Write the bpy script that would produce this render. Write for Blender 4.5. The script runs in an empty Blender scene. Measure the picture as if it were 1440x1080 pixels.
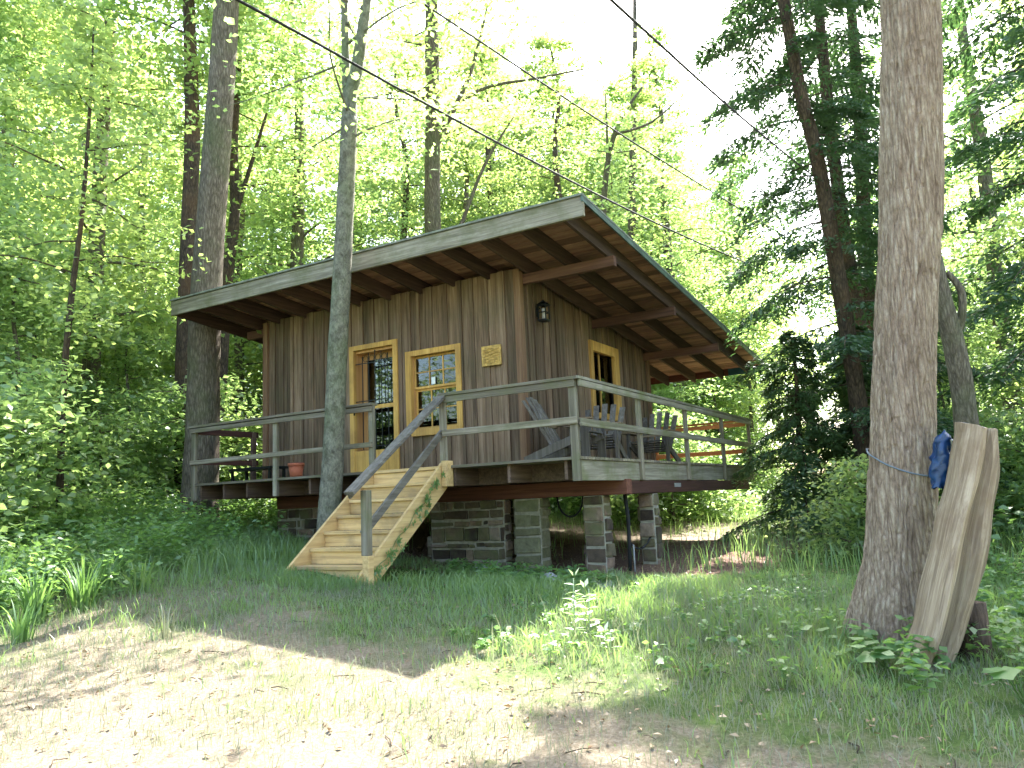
import bpy, math, random
import numpy as np
from math import radians, sin, cos, pi
from mathutils import Matrix, Vector

random.seed(7)
RNG = np.random.default_rng(11)
scene = bpy.context.scene
COL = scene.collection

# ------------------------------------------------------------------ camera
# world frame: deck top is z = 0, X runs along the cabin front, Y towards its back
CAMP = Vector((4.1, -8.415, -0.474))
YAW, PITCH, ROLL = 0.535, 0.146, -0.0436
fwd = Vector((-sin(YAW)*cos(PITCH), cos(YAW)*cos(PITCH), sin(PITCH)))
rgt = Vector((cos(YAW), sin(YAW), 0)); upv = rgt.cross(fwd)
r2 = cos(ROLL)*rgt + sin(ROLL)*upv; u2 = -sin(ROLL)*rgt + cos(ROLL)*upv
cam_d = bpy.data.cameras.new('camera'); cam = bpy.data.objects.new('camera', cam_d); COL.objects.link(cam)
M = Matrix(((r2.x, u2.x, -fwd.x, CAMP.x), (r2.y, u2.y, -fwd.y, CAMP.y), (r2.z, u2.z, -fwd.z, CAMP.z), (0, 0, 0, 1)))
cam.matrix_world = M
cam_d.sensor_width = 36; cam_d.lens = 1105.06/1440*36
cam_d.clip_start = 0.05; cam_d.clip_end = 1000
scene.camera = cam

# ------------------------------------------------------------------ sky, sun, exposure
SUN_AZ = radians(6)      # left of +Y
SUN_EL = radians(50)
sdir = Vector((-sin(SUN_AZ)*cos(SUN_EL), cos(SUN_AZ)*cos(SUN_EL), sin(SUN_EL)))
world = bpy.data.worlds.new('World'); scene.world = world; world.use_nodes = True
nt = world.node_tree; nt.nodes.clear()
sky = nt.nodes.new('ShaderNodeTexSky'); sky.sky_type = 'NISHITA'; sky.sun_disc = False
sky.sun_elevation = SUN_EL; sky.sun_rotation = -SUN_AZ
sky.air_density = 1.0; sky.dust_density = 3.0; sky.ozone_density = .4
bg = nt.nodes.new('ShaderNodeBackground'); bg.inputs[1].default_value = 0.15
wo = nt.nodes.new('ShaderNodeOutputWorld')
nt.links.new(sky.outputs[0], bg.inputs[0]); nt.links.new(bg.outputs[0], wo.inputs[0])
sun_d = bpy.data.lights.new('sun', 'SUN'); sun_d.energy = 5.0; sun_d.angle = radians(0.53); sun_d.color = (1, .965, .91)
sun = bpy.data.objects.new('sun', sun_d); COL.objects.link(sun)
sun.rotation_euler = sdir.to_track_quat('Z', 'Y').to_euler(); sun.location = (0, 0, 30)
scene.view_settings.view_transform = 'Standard'; scene.view_settings.look = 'None'
scene.view_settings.exposure = 3.0; scene.view_settings.gamma = 1
try:
    scene.cycles.max_bounces = 8; scene.cycles.transparent_max_bounces = 8
    scene.cycles.diffuse_bounces = 4; scene.cycles.transmission_bounces = 5
    scene.cycles.sample_clamp_indirect = 6
    scene.cycles.use_denoising = True
except Exception: pass

# ------------------------------------------------------------------ materials
def nodes_of(name):
    m = bpy.data.materials.new(name); m.use_nodes = True
    t = m.node_tree; b = t.nodes['Principled BSDF']; return m, t, b
def N(t, typ, **kw):
    n = t.nodes.new(typ)
    for k, v in kw.items():
        if k in n.inputs.keys() if isinstance(k, str) else False: n.inputs[k].default_value = v
        else: setattr(n, k, v)
    return n
def ramp(t, stops):
    n = t.nodes.new('ShaderNodeValToRGB'); e = n.color_ramp.elements
    while len(e) > len(stops): e.remove(e[-1])
    while len(e) < len(stops): e.new(0.5)
    for i, (p, c) in enumerate(stops):
        e[i].position = p; e[i].color = (*c, 1) if len(c) == 3 else c
    return n
def coords(t, scale=(1, 1, 1), kind='Object'):
    tc = t.nodes.new('ShaderNodeTexCoord'); mp = t.nodes.new('ShaderNodeMapping')
    mp.inputs['Scale'].default_value = scale
    t.links.new(tc.outputs[kind], mp.inputs[0]); return mp.outputs[0]
def noise(t, vec, scale, detail=4, rough=.55, dist=0.0):
    n = t.nodes.new('ShaderNodeTexNoise'); n.inputs['Scale'].default_value = scale
    n.inputs['Detail'].default_value = detail; n.inputs['Roughness'].default_value = rough
    n.inputs['Distortion'].default_value = dist
    t.links.new(vec, n.inputs['Vector']); return n.outputs['Fac']
def mixc(t, fac, a, b, mode='MIX'):
    n = t.nodes.new('ShaderNodeMix'); n.data_type = 'RGBA'; n.blend_type = mode
    for s, v in ((0, fac), (6, a), (7, b)):
        if isinstance(v, (int, float)): n.inputs[s].default_value = v
        elif isinstance(v, tuple): n.inputs[s].default_value = (*v, 1)
        else: t.links.new(v, n.inputs[s])
    return n.outputs[2]
def bump(t, h, b, strength=.4, dist=.01):
    n = t.nodes.new('ShaderNodeBump'); n.inputs['Strength'].default_value = strength; n.inputs['Distance'].default_value = dist
    t.links.new(h, n.inputs['Height']); t.links.new(n.outputs[0], b.inputs['Normal'])
def math_n(t, op, a, b=None):
    n = t.nodes.new('ShaderNodeMath'); n.operation = op
    for i, v in enumerate((a, b)):
        if v is None: continue
        if isinstance(v, (int, float)): n.inputs[i].default_value = v
        else: t.links.new(v, n.inputs[i])
    return n.outputs[0]

def wood(name, c_dark, c_mid, c_light, axis='Z', stain=None, stain_amt=.0, rough=.85, grain=1.0, tone=.5, bstr=.5, shift=37.0):
    """sawn wood with grain along one axis, mossy/worn stains, and a tone per board"""
    m, t, b = nodes_of(name)
    s = {'X': (.25, 6, 6), 'Y': (6, .25, 6), 'Z': (6, 6, .25)}[axis]
    v = coords(t, s)
    at = t.nodes.new('ShaderNodeAttribute'); at.attribute_name = 'tone'
    # shift the grain per board
    add = t.nodes.new('ShaderNodeVectorMath'); add.operation = 'ADD'
    sc = t.nodes.new('ShaderNodeVectorMath'); sc.operation = 'SCALE'; sc.inputs['Scale'].default_value = shift
    t.links.new(at.outputs['Color'], sc.inputs[0]); t.links.new(v, add.inputs[0]); t.links.new(sc.outputs[0], add.inputs[1])
    g = noise(t, add.outputs[0], 3.2*grain, 8, .7, .6)
    r = ramp(t, [(.25, c_dark), (.5, c_mid), (.78, c_light)]); t.links.new(g, r.inputs[0])
    col = r.outputs[0]
    br = ramp(t, [(0, (1-tone,)*3), (1, (1+tone*.7,)*3)]); t.links.new(at.outputs['Fac'], br.inputs[0])
    col = mixc(t, 1.0, col, br.outputs[0], 'MULTIPLY')
    if stain:
        n2 = noise(t, coords(t, (1, 1, 1)), 2.3, 5, .65)
        r2_ = ramp(t, [(.45, (0, 0, 0)), (.68, (stain_amt,)*3)]); t.links.new(n2, r2_.inputs[0])
        col = mixc(t, r2_.outputs[0], col, stain)
    t.links.new(col, b.inputs['Base Color']); b.inputs['Roughness'].default_value = rough
    b.inputs['Specular IOR Level'].default_value = .25
    bump(t, g, b, bstr, .006)
    return m

MW = {}
MW['siding'] = wood('siding boards', (.03, .02, .013), (.155, .098, .060), (.31, .225, .155), 'Z', (.07, .075, .035), .3, tone=.42, bstr=.8)
MW['rail'] = wood('weathered rail', (.06, .048, .034), (.195, .162, .118), (.38, .34, .27), 'X', (.10, .105, .045), .6, tone=.35)
MW['raily'] = wood('weathered rail side', (.06, .052, .038), (.18, .16, .12), (.35, .325, .265), 'Y', (.10, .115, .035), .7, tone=.35)
MW['railz'] = wood('weathered post', (.065, .054, .038), (.20, .17, .125), (.38, .345, .275), 'Z', (.10, .11, .05), .6, tone=.35)
MW['warmrail'] = wood('warm rail', (.25, .09, .03), (.42, .17, .06), (.55, .27, .10), 'X', tone=.25)
MW['fascia'] = wood('roof fascia', (.055, .048, .035), (.21, .185, .14), (.41, .375, .31), 'X', (.095, .10, .04), .7, tone=.25, bstr=1.0)
MW['rafter'] = wood('rafters', (.03, .018, .013), (.075, .045, .032), (.13, .08, .06), 'Y', tone=.3)
MW['raftx'] = wood('outriggers', (.04, .018, .014), (.10, .05, .035), (.17, .09, .06), 'X', tone=.3)
MW['sheath'] = wood('roof sheathing', (.13, .065, .042), (.30, .165, .105), (.46, .28, .19), 'X', (.11, .065, .04), .4, tone=.5)
MW['beam'] = wood('red-brown beam', (.05, .022, .016), (.13, .052, .036), (.20, .09, .06), 'X', tone=.3)
MW['beamy'] = wood('dark beam', (.03, .015, .012), (.075, .033, .025), (.13, .06, .045), 'Y', tone=.3)  # beam wood darkened, shade on the side beam put into its colour
MW['joist'] = wood('joists', (.05, .034, .024), (.12, .078, .055), (.2, .14, .10), 'Y', tone=.3)
MW['pine'] = wood('new pine', (.30, .18, .08), (.54, .36, .16), (.70, .50, .26), 'Y', (.42, .27, .13), .3, tone=.2, bstr=.3)
MW['pinex'] = wood('new pine tread', (.30, .18, .08), (.54, .36, .16), (.70, .50, .26), 'X', (.20, .15, .10), .6, tone=.25, bstr=.3)
MW['greyrail'] = wood('bluish grey handrail', (.055, .046, .038), (.14, .12, .10), (.25, .225, .195), 'Y', tone=.3)
MW['frame'] = wood('yellow stained frame', (.30, .15, .04), (.56, .32, .085), (.72, .46, .15), 'Z', (.30, .17, .06), .6, tone=.25, bstr=.4)
MW['framered'] = wood('orange door wood', (.34, .16, .055), (.50, .27, .10), (.62, .37, .16), 'Z', tone=.2, bstr=.2)
MW['chair'] = wood('grey chair slats', (.05, .04, .032), (.115, .098, .08), (.23, .215, .195), 'Z', tone=.4)
MW['chairb'] = wood('brown chair arms', (.10, .07, .045), (.22, .16, .10), (.33, .25, .17), 'X', tone=.3)

def plain(name, col, rough=.7, metal=0, var=.25, sc=8, bs=.2):
    m, t, b = nodes_of(name)
    g = noise(t, coords(t), sc, 5, .6)
    r = ramp(t, [(.3, tuple(c*(1-var) for c in col)), (.7, tuple(min(1, c*(1+var)) for c in col))])
    t.links.new(g, r.inputs[0]); t.links.new(r.outputs[0], b.inputs['Base Color'])
    b.inputs['Roughness'].default_value = rough; b.inputs['Metallic'].default_value = metal
    if bs: bump(t, g, b, bs, .01)
    return m
MW['dark'] = plain('dark metal', (.02, .022, .022), .45, .6)
MW['cable'] = plain('black cable', (.012, .012, .013), .9, 0, .1, 8, 0)
MW['wire'] = plain('grey cable', (.03, .028, .03), .9, 0, .1, 8, 0)
MW['drip'] = plain('green drip edge', (.05, .085, .065), .5, .2, .5, 5)
MW['shingle'] = plain('mossy roof covering', (.16, .17, .14), .9, 0, .4, 14, .5)
MW['blue'] = plain('blue tarpaulin', (.006, .035, .11), .35, 0, .45, 14, .6)
MW['rope'] = plain('faded blue rope', (.13, .155, .18), .8, 0, .3, 60, .5)
MW['bluetrim'] = plain('blue green trim end', (.02, .10, .14), .5)
MW['terra'] = plain('terracotta', (.42, .12, .06), .8)
MW['white'] = plain('white label', (.75, .75, .7), .7, 0, .05)
MW['plaque'] = plain('yellow carved board', (.42, .26, .07), .8, 0, .45, 22, .8)
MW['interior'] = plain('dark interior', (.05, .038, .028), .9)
MW['curtain'] = plain('pale curtain', (.45, .42, .38), .9, 0, .1)
MW['pipe'] = plain('grey conduit', (.22, .22, .22), .5)

def glass():
    m = bpy.data.materials.new('window glass'); m.use_nodes = True; t = m.node_tree; t.nodes.clear()
    o = t.nodes.new('ShaderNodeOutputMaterial'); tr = t.nodes.new('ShaderNodeBsdfTransparent'); gl = t.nodes.new('ShaderNodeBsdfGlossy')
    tr.inputs[0].default_value = (.6, .62, .58, 1); gl.inputs['Roughness'].default_value = .02
    fr = t.nodes.new('ShaderNodeFresnel'); fr.inputs[0].default_value = 1.5
    mx = t.nodes.new('ShaderNodeMixShader'); t.links.new(fr.outputs[0], mx.inputs[0]); t.links.new(tr.outputs[0], mx.inputs[1]); t.links.new(gl.outputs[0], mx.inputs[2])
    t.links.new(mx.outputs[0], o.inputs[0]); return m
MW['glass'] = glass()

def stone_mat(name, cols):
    m, t, b = nodes_of(name)
    at = t.nodes.new('ShaderNodeAttribute'); at.attribute_name = 'tone'
    r = ramp(t, [(i/(len(cols)-1), c) for i, c in enumerate(cols)]); t.links.new(at.outputs['Fac'], r.inputs[0])
    v = coords(t); g = noise(t, v, 9, 8, .7); r2_ = ramp(t, [(.3, (.55,)*3), (.7, (1.35,)*3)]); t.links.new(g, r2_.inputs[0])
    col = mixc(t, 1.0, r.outputs[0], r2_.outputs[0], 'MULTIPLY')
    n2 = noise(t, v, 2.6, 4, .6); r3 = ramp(t, [(.5, (0, 0, 0)), (.66, (.55,)*3)]); t.links.new(n2, r3.inputs[0])
    col = mixc(t, r3.outputs[0], col, (.10, .12, .045))
    t.links.new(col, b.inputs['Base Color']); b.inputs['Roughness'].default_value = .95; bump(t, g, b, .8, .02)
    return m
MW['stone'] = stone_mat('field stone', [(.04, .028, .02), (.10, .07, .05), (.12, .105, .06), (.19, .125, .09), (.23, .18, .14)])
MW['mossy'] = stone_mat('mossy field stone', [(.11, .105, .055), (.17, .165, .10), (.23, .20, .14)])
MW['mortar'] = plain('mortar', (.27, .25, .20), .95, 0, .3, 12, .5)
MW['rock'] = plain('pale grey rock', (.30, .30, .29), .9, 0, .35, 6, .7)

def ramp_of(t, f, stops):
    r = ramp(t, stops); t.links.new(f, r.inputs[0]); return r.outputs[0]
def bark(name, c0, c1, c2, sv=9, stretch=.16, bstr=1.0, moss=None, mamt=.4, vw=.9):
    m, t, b = nodes_of(name)
    v = coords(t, (1, 1, stretch))
    n1 = noise(t, v, sv, 8, .72, .5)
    vo = t.nodes.new('ShaderNodeTexVoronoi'); vo.feature = 'DISTANCE_TO_EDGE'; vo.inputs['Scale'].default_value = sv*1.6
    t.links.new(v, vo.inputs['Vector'])
    h = math_n(t, 'ADD', math_n(t, 'MULTIPLY', vo.outputs['Distance'], vw), n1)
    r = ramp(t, [(.35, c0), (.62, c1), (.95, c2)]); t.links.new(h, r.inputs[0])
    n3 = noise(t, coords(t), 1.2, 4, .6)
    col = r.outputs[0]
    if moss:
        rr = ramp(t, [(.46, (0, 0, 0)), (.66, (mamt,)*3)]); t.links.new(n3, rr.inputs[0]); col = mixc(t, rr.outputs[0], col, moss)
    t.links.new(col, b.inputs['Base Color']); b.inputs['Roughness'].default_value = .92; b.inputs['Specular IOR Level'].default_value = .2
    n4 = noise(t, coords(t, (1, 1, .3)), sv*4.5, 6, .75); h = math_n(t, 'ADD', h, math_n(t, 'MULTIPLY', n4, .5))
    col = mixc(t, 1.0, col, ramp_of(t, n4, [(.3, (.62,)*3), (.72, (1.35,)*3)]), 'MULTIPLY'); t.links.new(col, b.inputs['Base Color'])
    bump(t, h, b, bstr, .035); return m
MW['bigbark'] = bark('furrowed grey brown bark', (.16, .105, .07), (.37, .27, .195), (.56, .45, .345), 21, .13, 1.0, (.21, .14, .10), .35)
MW['bark'] = bark('grey bark', (.05, .04, .03), (.13, .105, .08), (.23, .19, .15), 16, .2, .8, (.09, .11, .045), .5)
MW['smooth'] = bark('pale mottled bark', (.06, .055, .04), (.19, .18, .14), (.36, .35, .29), 12, .8, .35, (.10, .13, .055), .6, vw=.12)
MW['darkbark'] = bark('dark bark', (.025, .019, .014), (.065, .048, .036), (.12, .085, .06), 14, .25, .7, (.13, .07, .035), .45)
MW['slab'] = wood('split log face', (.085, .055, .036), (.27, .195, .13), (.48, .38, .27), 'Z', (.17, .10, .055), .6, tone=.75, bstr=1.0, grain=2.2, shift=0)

def leafmat(name, a, b_, trans, tmix=.5, rough=.5):
    m = bpy.data.materials.new(name); m.use_nodes = True; t = m.node_tree; t.nodes.clear()
    o = t.nodes.new('ShaderNodeOutputMaterial')
    at = t.nodes.new('ShaderNodeAttribute'); at.attribute_name = 'tone'
    oi = t.nodes.new('ShaderNodeObjectInfo')
    f = math_n(t, 'ADD', math_n(t, 'MULTIPLY', at.outputs['Fac'], .75), math_n(t, 'MULTIPLY', oi.outputs['Random'], .25))
    r = ramp(t, [(0, a), (1, b_)]); t.links.new(f, r.inputs[0])
    r2_ = ramp(t, [(0, tuple(c*.7 for c in trans)), (1, trans)]); t.links.new(f, r2_.inputs[0])
    d = t.nodes.new('ShaderNodeBsdfDiffuse'); tl = t.nodes.new('ShaderNodeBsdfTranslucent'); gl = t.nodes.new('ShaderNodeBsdfGlossy')
    gl.inputs['Roughness'].default_value = rough; gl.inputs[0].default_value = (.9, .95, .9, 1)
    t.links.new(r.outputs[0], d.inputs[0]); t.links.new(r2_.outputs[0], tl.inputs[0])
    m1 = t.nodes.new('ShaderNodeMixShader'); m1.inputs[0].default_value = tmix
    t.links.new(d.outputs[0], m1.inputs[1]); t.links.new(tl.outputs[0], m1.inputs[2])
    m2 = t.nodes.new('ShaderNodeMixShader'); m2.inputs[0].default_value = .06
    t.links.new(m1.outputs[0], m2.inputs[1]); t.links.new(gl.outputs[0], m2.inputs[2])
    t.links.new(m2.outputs[0], o.inputs[0]); return m
MW['leaf'] = leafmat('beech leaves', (.08, .16, .045), (.22, .31, .08), (.50, .64, .17), .6)
MW['leaf2'] = leafmat('maple leaves', (.07, .16, .055), (.20, .30, .085), (.44, .62, .18), .6)
MW['needle'] = leafmat('hemlock needles', (.018, .045, .018), (.05, .105, .035), (.09, .19, .05), .38)
MW['needle2'] = leafmat('young evergreen needles', (.03, .07, .02), (.085, .15, .045), (.15, .26, .07), .4)
MW['weed'] = leafmat('weed leaves', (.05, .13, .035), (.16, .27, .08), (.28, .48, .10), .5)
MW['grass'] = leafmat('grass blades', (.06, .14, .04), (.19, .27, .08), (.30, .46, .11), .45)
MW['drygrass'] = leafmat('dry grass blades', (.11, .125, .065), (.28, .255, .18), (.25, .28, .15), .4)
MW['milk'] = leafmat('pale milkweed leaves', (.30, .38, .22), (.5, .56, .40), (.35, .5, .2), .35)
MW['litter'] = leafmat('dry fallen leaves', (.12, .065, .035), (.36, .25, .15), (.2, .12, .05), .15)

# ------------------------------------------------------------------ mesh helpers
def link(o, parent=None):
    COL.objects.link(o)
    if parent: o.parent = parent
    return o
def tag(o, label=None, cat=None, group=None, kind=None):
    if label: o['label'] = label
    if cat: o['category'] = cat
    if group: o['group'] = group
    if kind: o['kind'] = kind
    return o
def empty(name, loc, label=None, cat=None, group=None, rz=0):
    o = bpy.data.objects.new(name, None); o.location = loc; o.rotation_euler = (0, 0, rz); o.empty_display_size = .2
    COL.objects.link(o); return tag(o, label, cat, group)
def np_mesh(name, V, F, mats, tone=None, midx=None, smooth=False):
    """V (n,3) float, F (m,k) int -> mesh"""
    me = bpy.data.meshes.new(name); V = np.asarray(V, np.float32); F = np.asarray(F, np.int32)
    k = F.shape[1]; me.vertices.add(len(V)); me.vertices.foreach_set('co', V.ravel())
    me.loops.add(F.size); me.loops.foreach_set('vertex_index', F.ravel())
    me.polygons.add(len(F)); me.polygons.foreach_set('loop_start', np.arange(0, F.size, k, dtype=np.int32))
    if midx is not None: me.polygons.foreach_set('material_index', np.asarray(midx, np.int32))
    if smooth: me.polygons.foreach_set('use_smooth', np.ones(len(F), bool))
    for m in (mats if isinstance(mats, (list, tuple)) else [mats]): me.materials.append(m)
    me.update(calc_edges=True)
    if tone is not None:
        a = me.attributes.new('tone', 'FLOAT', 'FACE'); a.data.foreach_set('value', np.asarray(tone, np.float32))
    return me
class MB:
    """collects boxes, bars, tubes and polygons; build() links them as ONE mesh object"""
    def __init__(s): s.v = []; s.f = []; s.t = []; s.m = []; s.sm = []
    def add(s, V, F, tone=None, mi=0, sm=False):
        n = len(s.v); s.v += [tuple(x) for x in V]; tn = random.random() if tone is None else tone
        for f in F: s.f.append(tuple(i+n for i in f)); s.t.append(tn); s.m.append(mi); s.sm.append(sm)
    def box(s, x0, x1, y0, y1, z0, z1, tone=None, mi=0, j=0.0):
        V = [(x, y, z) for z in (z0, z1) for y in (y0, y1) for x in (x0, x1)]
        if j: V = [tuple(c+random.uniform(-j, j) for c in p) for p in V]
        s.add(V, [(0, 2, 3, 1), (4, 5, 7, 6), (0, 1, 5, 4), (2, 6, 7, 3), (0, 4, 6, 2), (1, 3, 7, 5)], tone, mi)
    def bar(s, p0, p1, w, h, up=(0, 0, 1), tone=None, mi=0):
        p0, p1 = Vector(p0), Vector(p1); d = (p1-p0).normalized(); a = d.cross(Vector(up)).normalized(); b = a.cross(d)
        V = []
        for p in (p0, p1):
            for (i, k) in ((-1, -1), (1, -1), (1, 1), (-1, 1)): V.append(p + a*(i*w/2) + b*(k*h/2))
        s.add(V, [(0, 1, 2, 3), (7, 6, 5, 4), (0, 4, 5, 1), (1, 5, 6, 2), (2, 6, 7, 3), (3, 7, 4, 0)], tone, mi)
    def tube(s, pts, rad, n=8, tone=None, mi=0, sm=True):
        pts = [Vector(p) for p in pts]; rings = []
        if not hasattr(rad, '__len__'): rad = [rad]*len(pts)
        ref = None; V = []; F = []
        for i, p in enumerate(pts):
            d = (pts[min(i+1, len(pts)-1)] - pts[max(i-1, 0)]).normalized()
            if ref is None: ref = Vector((1, 0, 0)) if abs(d.x) < .8 else Vector((0, 1, 0))
            a = (ref - d*ref.dot(d)).normalized(); b = d.cross(a); ref = a
            for k in range(n): V.append(p + (a*cos(2*pi*k/n) + b*sin(2*pi*k/n))*rad[i])
        for i in range(len(pts)-1):
            for k in range(n): F.append((i*n+k, i*n+(k+1) % n, (i+1)*n+(k+1) % n, (i+1)*n+k))
        F.append(tuple(range(n-1, -1, -1))); F.append(tuple((len(pts)-1)*n+k for k in range(n)))
        s.add(V, F, tone, mi, sm)
    def build(s, name, mat, parent=None, bevel=0):
        me = bpy.data.meshes.new(name); me.from_pydata(s.v, [], s.f)
        for m in (mat if isinstance(mat, (list, tuple)) else [mat]): me.materials.append(m)
        me.polygons.foreach_set('material_index', s.m); me.polygons.foreach_set('use_smooth', s.sm)
        a = me.attributes.new('tone', 'FLOAT', 'FACE'); a.data.foreach_set('value', s.t)
        me.update(); o = bpy.data.objects.new(name, me); link(o, parent)
        if bevel:
            b = o.modifiers.new('bevel', 'BEVEL'); b.width = bevel; b.segments = 2; b.limit_method = 'ANGLE'
        return o

# smooth value noise on arrays
_G = RNG.random((256, 256))
def vn(x, y):
    x = np.asarray(x, float); y = np.asarray(y, float)
    xi = np.floor(x).astype(int); yi = np.floor(y).astype(int); fx = x-xi; fy = y-yi
    fx = fx*fx*(3-2*fx); fy = fy*fy*(3-2*fy)
    g = lambda a, b: _G[a % 256, b % 256]
    return (g(xi, yi)*(1-fx)+g(xi+1, yi)*fx)*(1-fy) + (g(xi, yi+1)*(1-fx)+g(xi+1, yi+1)*fx)*fy
def fbm(x, y, o=4):
    s = 0; a = 1; t = 0
    for i in range(o): s = s+a*vn(x*2**i+i*17.3, y*2**i+i*9.1); t += a; a *= .5
    return s/t

# ------------------------------------------------------------------ ground
CP = np.array([
 (4.1, -8.4, -1.95), (4, -14, -2.0), (-4, -9, -1.75), (12, -9, -2.15), (8, -5, -1.9), (3.3, -1.8, -1.66), (3.7, -2.7, -1.66), (4.2, -3.6, -1.7),
 (2, -4.5, -1.72), (0, -5.5, -1.68), (-2.5, -1.7, -1.27), (-3.2, -1.6, -1.17), (-1.9, -1.65, -1.33), (-1.3, .9, -1.5), (-.3, 2.5, -1.46), (-2.5, 1.2, -1.44),
 (-.5, .2, -1.52), (1.2, -2.8, -1.58), (-4, 3, -1.3), (-6.5, 1.3, -1.0), (-8.2, 1, -.70), (-4.5, -3, -1.25), (-6.5, -1.5, -.95), (-6, -4, -1.15), (-10, -3, -.55), (-12, 2, -.22),
 (-9, 8, -.45), (-4, 10, -1.15), (0, 8, -1.38), (-2, 12, -1.2), (-5, 21, -.8), (1.3, 7.6, -1.2), (.3, 13, -1.1), (-2.5, 5.5, -1.42), (4.2, 6, -1.25), (5, 10, -1.0), (10, 3, -1.7),
 (-16, 3, .0), (-20, 10, .3), (-14, 16, .1), (-30, 20, 1.2), (-20, 40, 1.0), (0, 40, .0), (20, 30, -.8), (25, 0, -2.2), (-30, -5, .6), (0, -30, -2.2), (-25, -25, -.8), (30, -25, -2.6)])
def _k(d): return np.sqrt(d*d+.8)
_A = np.zeros((len(CP)+3,)*2); _n = len(CP)
_A[:_n, :_n] = _k(np.hypot(CP[:, None, 0]-CP[None, :, 0], CP[:, None, 1]-CP[None, :, 1])) - np.eye(_n)*.15
_A[:_n, _n] = 1; _A[:_n, _n+1:] = CP[:, :2]; _A[_n:, :_n] = _A[:_n, _n:].T
_W = np.linalg.solve(_A, np.concatenate([CP[:, 2], np.zeros(3)]))
def gz(x, y):
    x = np.asarray(x, float); y = np.asarray(y, float); sh = x.shape; x = x.ravel(); y = y.ravel()
    R_ = np.hypot(x, y); sc = np.minimum(1, 45/np.maximum(R_, 1e-6)); xx = x*sc; yy = y*sc
    out = np.empty(len(x))
    for i in range(0, len(x), 40000):
        a, b = xx[i:i+40000], yy[i:i+40000]
        out[i:i+40000] = _k(np.hypot(a[:, None]-CP[None, :, 0], b[:, None]-CP[None, :, 1]))@_W[:_n] + _W[_n] + a*_W[_n+1] + b*_W[_n+2]
    out += (fbm(x*1.3+5, y*1.3+3)-.5)*.10 + (fbm(x*6, y*6, 3)-.5)*.02
    return out.reshape(sh)
def g1(x, y): return float(gz(np.array([x]), np.array([y]))[0])

def axis_pts(c, near, step, far):
    a = list(np.arange(0, near, step)); d = step
    while a[-1] < far: d *= 1.12; a.append(a[-1]+d)
    a = np.array(a); return np.concatenate([c-a[:0:-1], c+a])
gx = axis_pts(0, 9, .09, 130); gy = axis_pts(-1, 8, .09, 130)
GX, GY = np.meshgrid(gx, gy); GZ = gz(GX, GY)
nx, ny = len(gx), len(gy); idx = np.arange(nx*ny).reshape(ny, nx)
F = np.stack([idx[:-1, :-1], idx[:-1, 1:], idx[1:, 1:], idx[1:, :-1]], -1).reshape(-1, 4)

def ground_mat():
    m, t, b = nodes_of('thin lawn and leaf litter')
    v = coords(t)
    n1 = noise(t, v, .55, 5, .6); n2 = noise(t, v, 4.5, 8, .7); n3 = noise(t, v, 38, 8, .75); n4 = noise(t, v, 1.7, 5, .65)
    dry = ramp(t, [(.25, (.085, .065, .042)), (.5, (.18, .148, .105)), (.72, (.31, .27, .21))]); t.links.new(n3, dry.inputs[0])
    soil = ramp(t, [(.3, (.055, .03, .022)), (.55, (.16, .10, .075)), (.75, (.38, .28, .21))]); t.links.new(n3, soil.inputs[0])
    grn = ramp(t, [(.3, (.035, .06, .015)), (.6, (.085, .13, .035)), (.8, (.17, .2, .07))]); t.links.new(n3, grn.inputs[0])
    at = t.nodes.new('ShaderNodeAttribute'); at.attribute_name = 'zone'   # R: lawn green  G: leaf litter
    sp = t.nodes.new('ShaderNodeSeparateColor'); t.links.new(at.outputs['Color'], sp.inputs[0])
    pg = math_n(t, 'ADD', math_n(t, 'MULTIPLY', n2, .6), math_n(t, 'MULTIPLY', n4, .6))
    fg = math_n(t, 'ADD', pg, math_n(t, 'MULTIPLY', sp.outputs[0], .6))
    r1 = ramp(t, [(.72, (0, 0, 0)), (.95, (1, 1, 1))]); t.links.new(fg, r1.inputs[0])
    fl = math_n(t, 'ADD', n2, sp.outputs[1]); r2_ = ramp(t, [(.75, (0, 0, 0)), (1.0, (1, 1, 1))]); t.links.new(fl, r2_.inputs[0])
    col = mixc(t, r1.outputs[0], dry.outputs[0], grn.outputs[0]); col = mixc(t, r2_.outputs[0], col, soil.outputs[0])
    # scattered dark bits of litter
    vo = t.nodes.new('ShaderNodeTexVoronoi'); vo.inputs['Scale'].default_value = 11; t.links.new(v, vo.inputs['Vector'])
    r3 = ramp(t, [(.08, (.5,)*3), (.17, (0, 0, 0))]); t.links.new(vo.outputs['Distance'], r3.inputs[0])
    sel = math_n(t, 'MULTIPLY', r3.outputs[0], math_n(t, 'GREATER_THAN', n2, .5))
    col = mixc(t, sel, col, (.09, .05, .03))
    t.links.new(col, b.inputs['Base Color']); b.inputs['Roughness'].default_value = 1; b.inputs['Specular IOR Level'].default_value = .1
    bump(t, n3, b, .8, .03); return m
def green_zone(x, y):
    """how green the ground cover is (0 bare .. 1 lush)"""
    front = 1/(1+np.exp(-(y + 3.45 + .12*x + (fbm(x*.8, y*.8)-.5)*3.0)*1.5))        # lawn starts behind the bare foreground
    left = 1/(1+np.exp((x+3.6+.5*(y+4))*1.6))
    right = 1/(1+np.exp(-(x-1.2+.3*(y+3.4))*2.5))*(y > -4.2)
    z = np.maximum(front*.75, left); z = np.maximum(z, right*front)
    z = z*(1-np.clip(1-np.maximum(abs(x+3)/4.0, abs(y-4.6)/4.0), 0, .25)*4*.98)     # bare dirt under the cabin
    bright = np.exp(-(((x+1.0)/4.5)**2+((y-10)/3.2)**2)); z = z*(1-.75*bright)
    return np.clip(z, 0, 1)
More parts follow.
